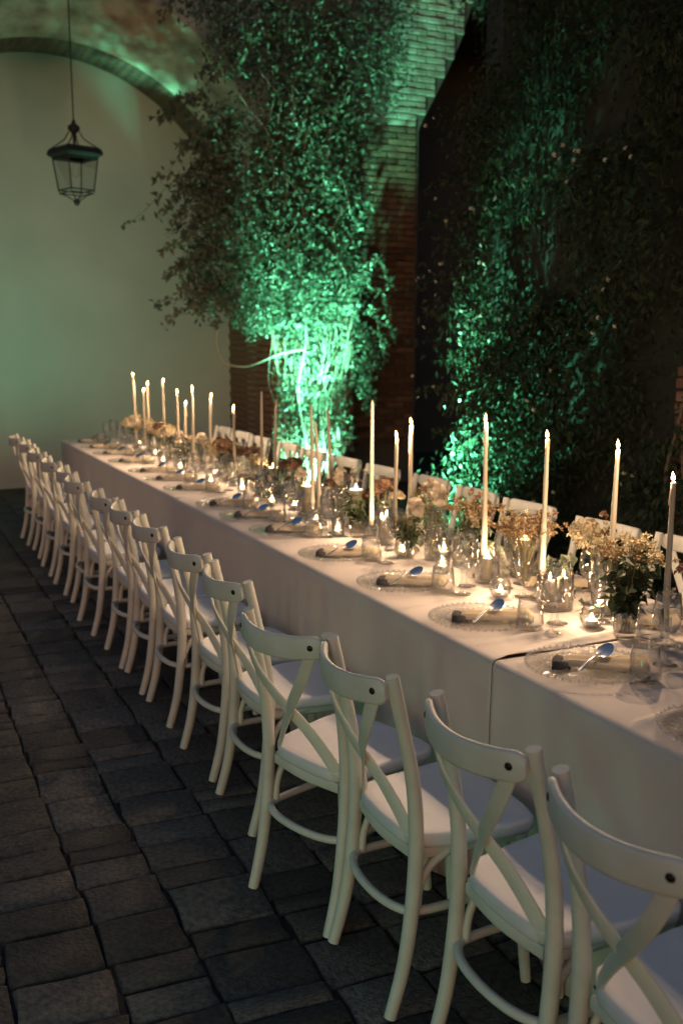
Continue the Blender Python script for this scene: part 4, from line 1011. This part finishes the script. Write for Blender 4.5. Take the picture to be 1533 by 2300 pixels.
def blossom_mesh(kind, seed):
    rr = np.random.RandomState(seed)
    if kind in ('hydrangea', 'rusthyd'):
        n = 120; d = rr.normal(size=(n, 3)); d[:, 2] = np.abs(d[:, 2]) * .9 - .25; d /= np.linalg.norm(d, axis=1, keepdims=True)
        p = d * np.array([.052, .052, .042]) * rr.uniform(.8, 1.08, (n, 1))
        F = np.concatenate([leaf_faces(p, d + rr.normal(size=(n, 3)) * .3, .021, seed + q, .85, .1) for q in range(3)])
        return quads_mesh('flower_head', F, M['rust' if kind == 'rusthyd' else 'cream'])
    if kind == 'orchid':
        fs = []
        for q, (a, L, w) in enumerate(((0, .040, .9), (1.25, .046, 1.1), (2.5, .038, .7), (3.8, .038, .7), (5.05, .046, 1.1))):
            for k in range(6):
                t0, t1 = k / 6, (k + 1) / 6
                def pt(t, s): 
                    r = L * t; ww = L * w * .55 * math.sin(PI * min(.97, t * .8 + .12)) * s
                    return (r * math.cos(a) - ww * math.sin(a), r * math.sin(a) + ww * math.cos(a), .012 * math.sin(t * 3) - .02 * t * t + .006 * s * s)
                for s0, s1 in ((-1, 0), (0, 1)): fs.append([pt(t0, s0), pt(t1, s0), pt(t1, s1), pt(t0, s1)])
        return quads_mesh('flower_head', np.array(fs), M['blush'])
    if kind == 'statice':
        n = 90; c = rr.normal(size=(7, 3)) * [.028, .028, .020]; p = c[rr.randint(0, 7, n)] + rr.normal(size=(n, 3)) * .006
        F = np.concatenate([leaf_faces(p, rr.normal(size=(n, 3)) + [0, 0, .8], .012, seed + q, .8, .1) for q in range(2)])
        return quads_mesh('flower_head', F, M['cream'])
    if kind == 'dried':
        n = 120; d = rr.normal(size=(14, 3)); d[:, 2] = np.abs(d[:, 2]) * .8; p = (d * [.028, .028, .024])[rr.randint(0, 14, n)] + rr.normal(size=(n, 3)) * .004
        F = np.concatenate([leaf_faces(p, rr.normal(size=(n, 3)) + [0, 0, .6], .011, seed + q, .7, .1) for q in range(2)])
        return quads_mesh('flower_head', F, M['brown'])
    if kind == 'carnation':
        n = 70; a = rr.uniform(0, 2 * PI, n); r = rr.uniform(.2, 1, n) * .026
        p = np.stack([r * np.cos(a), r * np.sin(a), .012 - r * .5], 1); nn = np.stack([np.cos(a) * .8, np.sin(a) * .8, rr.uniform(.2, 1, n)], 1)
        return quads_mesh('flower_head', leaf_faces(p, nn, .024, seed, .9, .2), M['rust'])
BL = {k: [blossom_mesh(k, 20 + 7 * q) for q in range(2)] for k in ('hydrangea', 'rusthyd', 'orchid', 'statice', 'dried', 'carnation')}
def leaves_mesh(kind, n, w, h, seed, lo=0.0):
    rr = np.random.RandomState(seed); a = rr.uniform(0, 2 * PI, n); t = rr.uniform(0, 1, n); r = w * (0.25 + .75 * t) * rr.uniform(.3, 1, n)
    p = np.stack([r * np.cos(a), r * np.sin(a), lo + h * t * rr.uniform(.4, 1, n)], 1)
    nn = np.stack([np.cos(a) * .6, np.sin(a) * .6, np.full(n, .8)], 1) + rr.normal(size=(n, 3)) * .5
    size, asp = {'euc': (.034, .85), 'dleaf': (.040, .55), 'pleaf': (.05, .3)}[kind]
    return quads_mesh('leaves', leaf_faces(p, nn, size, seed, asp, .3), M[kind])
def stems_mesh(n, w, h, base, seed, m='stem', spiky=0):
    rr = random.Random(seed); mb = MB()
    for q in range(n):
        a = rr.uniform(0, 2 * PI); r = w * rr.uniform(.1, 1); b = rr.uniform(0, 2 * PI)
        mb.tube([(.012 * math.cos(b), .012 * math.sin(b), base), (.008 * math.cos(a), .008 * math.sin(a), base + .06), (r * .45 * math.cos(a), r * .45 * math.sin(a), base + .06 + (h - base - .06) * .5), (r * math.cos(a), r * math.sin(a), h * rr.uniform(.85, 1.08))], [.0016, .0014, .0012, .0007], 4, False)
    for q in range(spiky):
        a = rr.uniform(0, 2 * PI); r = w * rr.uniform(.7, 1.25); z = h * rr.uniform(.95, 1.25)
        mb.tube([(.3 * r * math.cos(a), .3 * r * math.sin(a), h * .5), (r * .7 * math.cos(a), r * .7 * math.sin(a), h * .8), (r * math.cos(a), r * math.sin(a), z)], [.0011, .0008, .0004], 4, False)
        for k in range(2):
            a2 = a + rr.uniform(-.5, .5)
            mb.tube([(r * .7 * math.cos(a), r * .7 * math.sin(a), h * .8), (r * 1.05 * math.cos(a2), r * 1.05 * math.sin(a2), z * rr.uniform(.9, 1))], [.0007, .0003], 3, False)
    return mb.mesh('stems', M[m])
sd_ = [100]
def bouquet(label, vlabel, vase, x, y, heads, leaves, w=.08, h=.28, spiky=0, nst=14):
    sd_[0] += 13; s = sd_[0]
    v = thing('vase', vlabel, 'vase', (x, y, ZT), R.random() * 6, 'small glass vases'); link('glass', VASE[vase][0], v); link('water', VASE[vase][1], v)
    base = {'tumbler': .02, 'goblet': .095, 'flare': .06, 'bud': .012, 'bottle': .015}[vase]
    b = thing('bouquet', label, 'flowers', (x, y, ZT), 0, 'flower arrangements')
    link('stems', stems_mesh(nst, w * .9, h * .9, base, s, spiky=spiky), b)
    for kind, n, ww, hh, lo in leaves:
        o = link('leaves', leaves_mesh(kind, n, ww, hh, s + n, lo), b); o['kind'] = 'stuff'
    for kind, dx, dy, dz, sc in heads:
        o = link('flower_head', R.choice(BL[kind]), b, (dx, dy, dz)); o['kind'] = 'stuff'; o.scale = (sc,) * 3
        o.rotation_euler = (R.uniform(-.3, .3), R.uniform(-.3, .3), R.random() * 6) if kind != 'orchid' else (1.2 + R.uniform(-.2, .2), R.uniform(-.3, .3), -.6 + R.uniform(-.4, .4))
C = lambda *k: list(k)
bouquet('dark leafy bouquet with cream blossoms and wiry twigs, nearest courtyard side', 'small glass tumbler vase holding the dark leafy bouquet', 'tumbler', 2.005, 2.245,
        C(('statice', .05, .03, .27, .95), ('statice', .08, -.02, .24, .85), ('statice', .03, -.05, .26, 1.0), ('statice', -.03, .06, .28, 1.0), ('statice', .09, .05, .27, 1.0), ('dried', -.05, 0, .25, 1.2)),
        C(('dleaf', 300, .09, .19, .085), ('euc', 26, .08, .10, .075), ('dleaf', 60, .10, .12, .16)), .10, .30, 26, 16)
bouquet('bouquet of cream hydrangea and rust sprigs with bare stems', 'stemmed goblet vase half full of water with a tied bunch', 'goblet', 2.17, 2.60,
        C(('hydrangea', -.02, .03, .25, .85), ('statice', .02, -.04, .23, 1.2), ('statice', -.05, 0, .22, 1.1), ('carnation', .05, -.02, .25, .7), ('carnation', .06, .03, .30, .5), ('carnation', .03, .0, .24, .7)), [], .06, .27, 4, 26)
bouquet('fan of brown dried flowers on thin stems', 'wide flared wine-glass vase with the dried brown fan', 'flare', 2.015, 2.775,
        C(('dried', 0, 0, .24, 1.2), ('dried', .05, -.03, .235, 1.1), ('dried', -.05, .03, .24, 1.1), ('dried', .03, .05, .25, 1), ('dried', -.02, -.05, .23, 1), ('dried', .075, .0, .225, .9), ('dried', -.075, 0, .225, .9), ('statice', -.03, .04, .27, .9)), [], .09, .25, 14, 40)
bouquet('dried wiry bouquet with spiky twigs above pale leaves', 'glass bud vase behind the short pillar candle', 'bud', 2.15, 3.33,
        C(('dried', 0, 0, .20, 1.6), ('dried', .05, .03, .19, 1.4), ('dried', -.04, .03, .21, 1.3), ('statice', .0, -.05, .17, 1.0), ('dried', .02, -.06, .20, 1.2)), C(('pleaf', 40, .10, .08, .07), ('dleaf', 60, .07, .12, .08)), .09, .25, 34, 16)
bouquet('dark glossy leaf sprig spreading from the round bud vase', 'round glass bud vase with water, fifth place', 'bud', 1.95, 3.49,
        [], C(('dleaf', 110, .07, .11, .07), ('euc', 14, .09, .08, .06)), .06, .2, 26, 9)
bouquet('large blush orchid blooms leaning out of a clear bottle', 'clear bottle vase with the orchid', 'bottle', 2.03, 3.43,
        C(('orchid', .01, -.03, .27, 1.05), ('orchid', -.05, .05, .215, 1.0), ('orchid', .02, .05, .29, 1.0), ('carnation', -.03, .03, .29, .6)), C(('euc', 10, .06, .06, .14), ), .05, .27, 4, 8)
bouquet('low dark green leafy bunch, before the hurricane candle', 'small tumbler vase with the low dark green bunch', 'tumbler', 1.97, 3.99,
        [], C(('dleaf', 170, .085, .13, .08), ('euc', 18, .07, .05, .05)), .06, .18, 4, 10)
bouquet('rust hydrangea head with pale petals before the brick shaft', 'bottle vase under the rust hydrangea', 'bottle', 2.07, 3.93,
        C(('rusthyd', 0, 0, .225, 1.05), ('blush' if False else 'hydrangea', .05, -.04, .19, .6), ('rusthyd', -.05, .02, .20, .7)), C(('dleaf', 20, .06, .06, .14), ), .05, .24, 6, 8)
bouquet('spiky grass tuft with thin green blades behind lit tapers', 'bud vase with the spiky grass tuft', 'bud', 2.16, 3.68, C(('dried', 0, 0, .15, 1)), C(('pleaf', 46, .05, .20, .09), ), .08, .26, 46, 10)
bouquet('rust and cream bunch at the right edge of the picture', 'goblet vase by the nearest taper candle', 'goblet', 2.13, 2.06,
        C(('carnation', 0, 0, .22, 1.1), ('carnation', -.03, .05, .23, 1.0), ('statice', .0, -.05, .20, 1.2), ('statice', -.05, -.02, .19, 1.2), ('statice', .03, .03, .19, 1.1), ('carnation', .04, -.02, .25, .9)), C(('dleaf', 26, .07, .06, .13), ), .07, .25, 8, 14)
bouquet('blush orchid and rust bunch before the unlit tapers', 'bottle vase under the blush orchid and rust bunch', 'bottle', 2.08, 4.42,
        C(('orchid', 0, 0, .22, 1.1), ('carnation', .05, -.02, .21, .9), ('rusthyd', -.03, .03, .18, .6), ('statice', .06, -.05, .22, 1.0)), [], .05, .24, 4, 8)
bouquet('rust hydrangea and cream orchid, mid-table', 'bottle vase of the mid-table rust hydrangea', 'bottle', 2.03, 4.93, C(('rusthyd', 0, 0, .215, .95), ('orchid', .03, -.07, .18, 1.0), ('rusthyd', .05, .05, .22, .7)), C(('dleaf', 16, .05, .05, .13), ), .05, .24, 5, 8)
bouquet('low trailing dark leaves beside the mid-table votive', 'small tumbler vase of trailing dark leaves', 'tumbler', 1.95, 5.13, [], C(('dleaf', 60, .09, .10, .06), ('euc', 14, .10, .04, .03)), .07, .16, 0, 8)
bouquet('cream and rust bunch past mid-table', 'bottle vase of the cream and rust bunch past mid-table', 'bottle', 2.04, 5.52, C(('rusthyd', .01, .03, .215, 1.0), ('hydrangea', 0, -.05, .18, .95)), [], .05, .24, 3, 8)
fl = [(2.0, 5.9, 'rusthyd', 'brown blooms under the lone lit taper'), (2.05, 6.15, 'rusthyd', 'rust blooms next before the lone lit taper'), (2.05, 6.58, 'orchid', 'blush blooms by the wall corner taper'), (1.95, 6.68, 'leaf', 'dark leaf bunch in the far third'),
      (2.0, 7.2, 'hydrangea', 'cream blooms in the far third'), (2.02, 7.5, 'rusthyd', 'rust blooms in the far third'), (2.0, 7.78, 'hydrangea', 'cream blooms beside the far short taper'), (1.95, 8.05, 'orchid', 'blush blooms at the far end'), (2.04, 8.35, 'hydrangea', 'cream blooms farthest along the table')]
for x, y, k, lb in fl:
    if k == 'leaf': bouquet(lb, 'tumbler vase of the ' + lb, 'tumbler', x, y, [], C(('dleaf', 110, .08, .14, .08), ), .07, .22, 6, 8)
    else: bouquet(lb, 'bottle vase of the ' + lb, 'bottle', x, y, C((k, 0, 0, .215, 1.1), (R.choice(['rusthyd', 'hydrangea', 'orchid']), .06, -.05, .19, .9), ('hydrangea', -.05, .04, .20, .85)), C(('dleaf', 24, .06, .07, .12), ), .05, .25, 4, 8)
# loose eucalyptus garland lying between the cylinders
for (x, y, L, a, lb) in [(2.13, 2.72, .26, 1.3, 'eucalyptus garland trailing behind the two-candle cylinder'), (2.1, 3.12, .22, 1.8, 'pale sage sprig lying behind the short pillar candle')]:
    t = thing('eucalyptus_garland', lb, 'garland', (x, y, ZT), a, 'loose greenery on the cloth')
    mb = MB(); pts = smooth_path([(-L / 2, 0, .03), (-L / 4, .02, .09), (0, 0, .11), (L / 4, -.02, .08), (L / 2, 0, .03)], 4); mb.tube(pts, .002, 5); link('stem', mb.mesh('stem', M['stem']), t)
    A = np.array([list(v) for v in pts]); n = 46; p = A[rs.randint(0, len(A), n)] + rs.normal(size=(n, 3)) * [.02, .03, .02]
    p[:, 2] = np.maximum(p[:, 2], .008)
    o = link('leaves', quads_mesh('leaves', leaf_faces(p, rs.normal(size=(n, 3)) + [0, -.3, .6], .044, int(L * 900), .7), M['pleaf'] if a > 1.5 else M['euc']), t); o['kind'] = 'stuff'
bpy.context.view_layer.update()
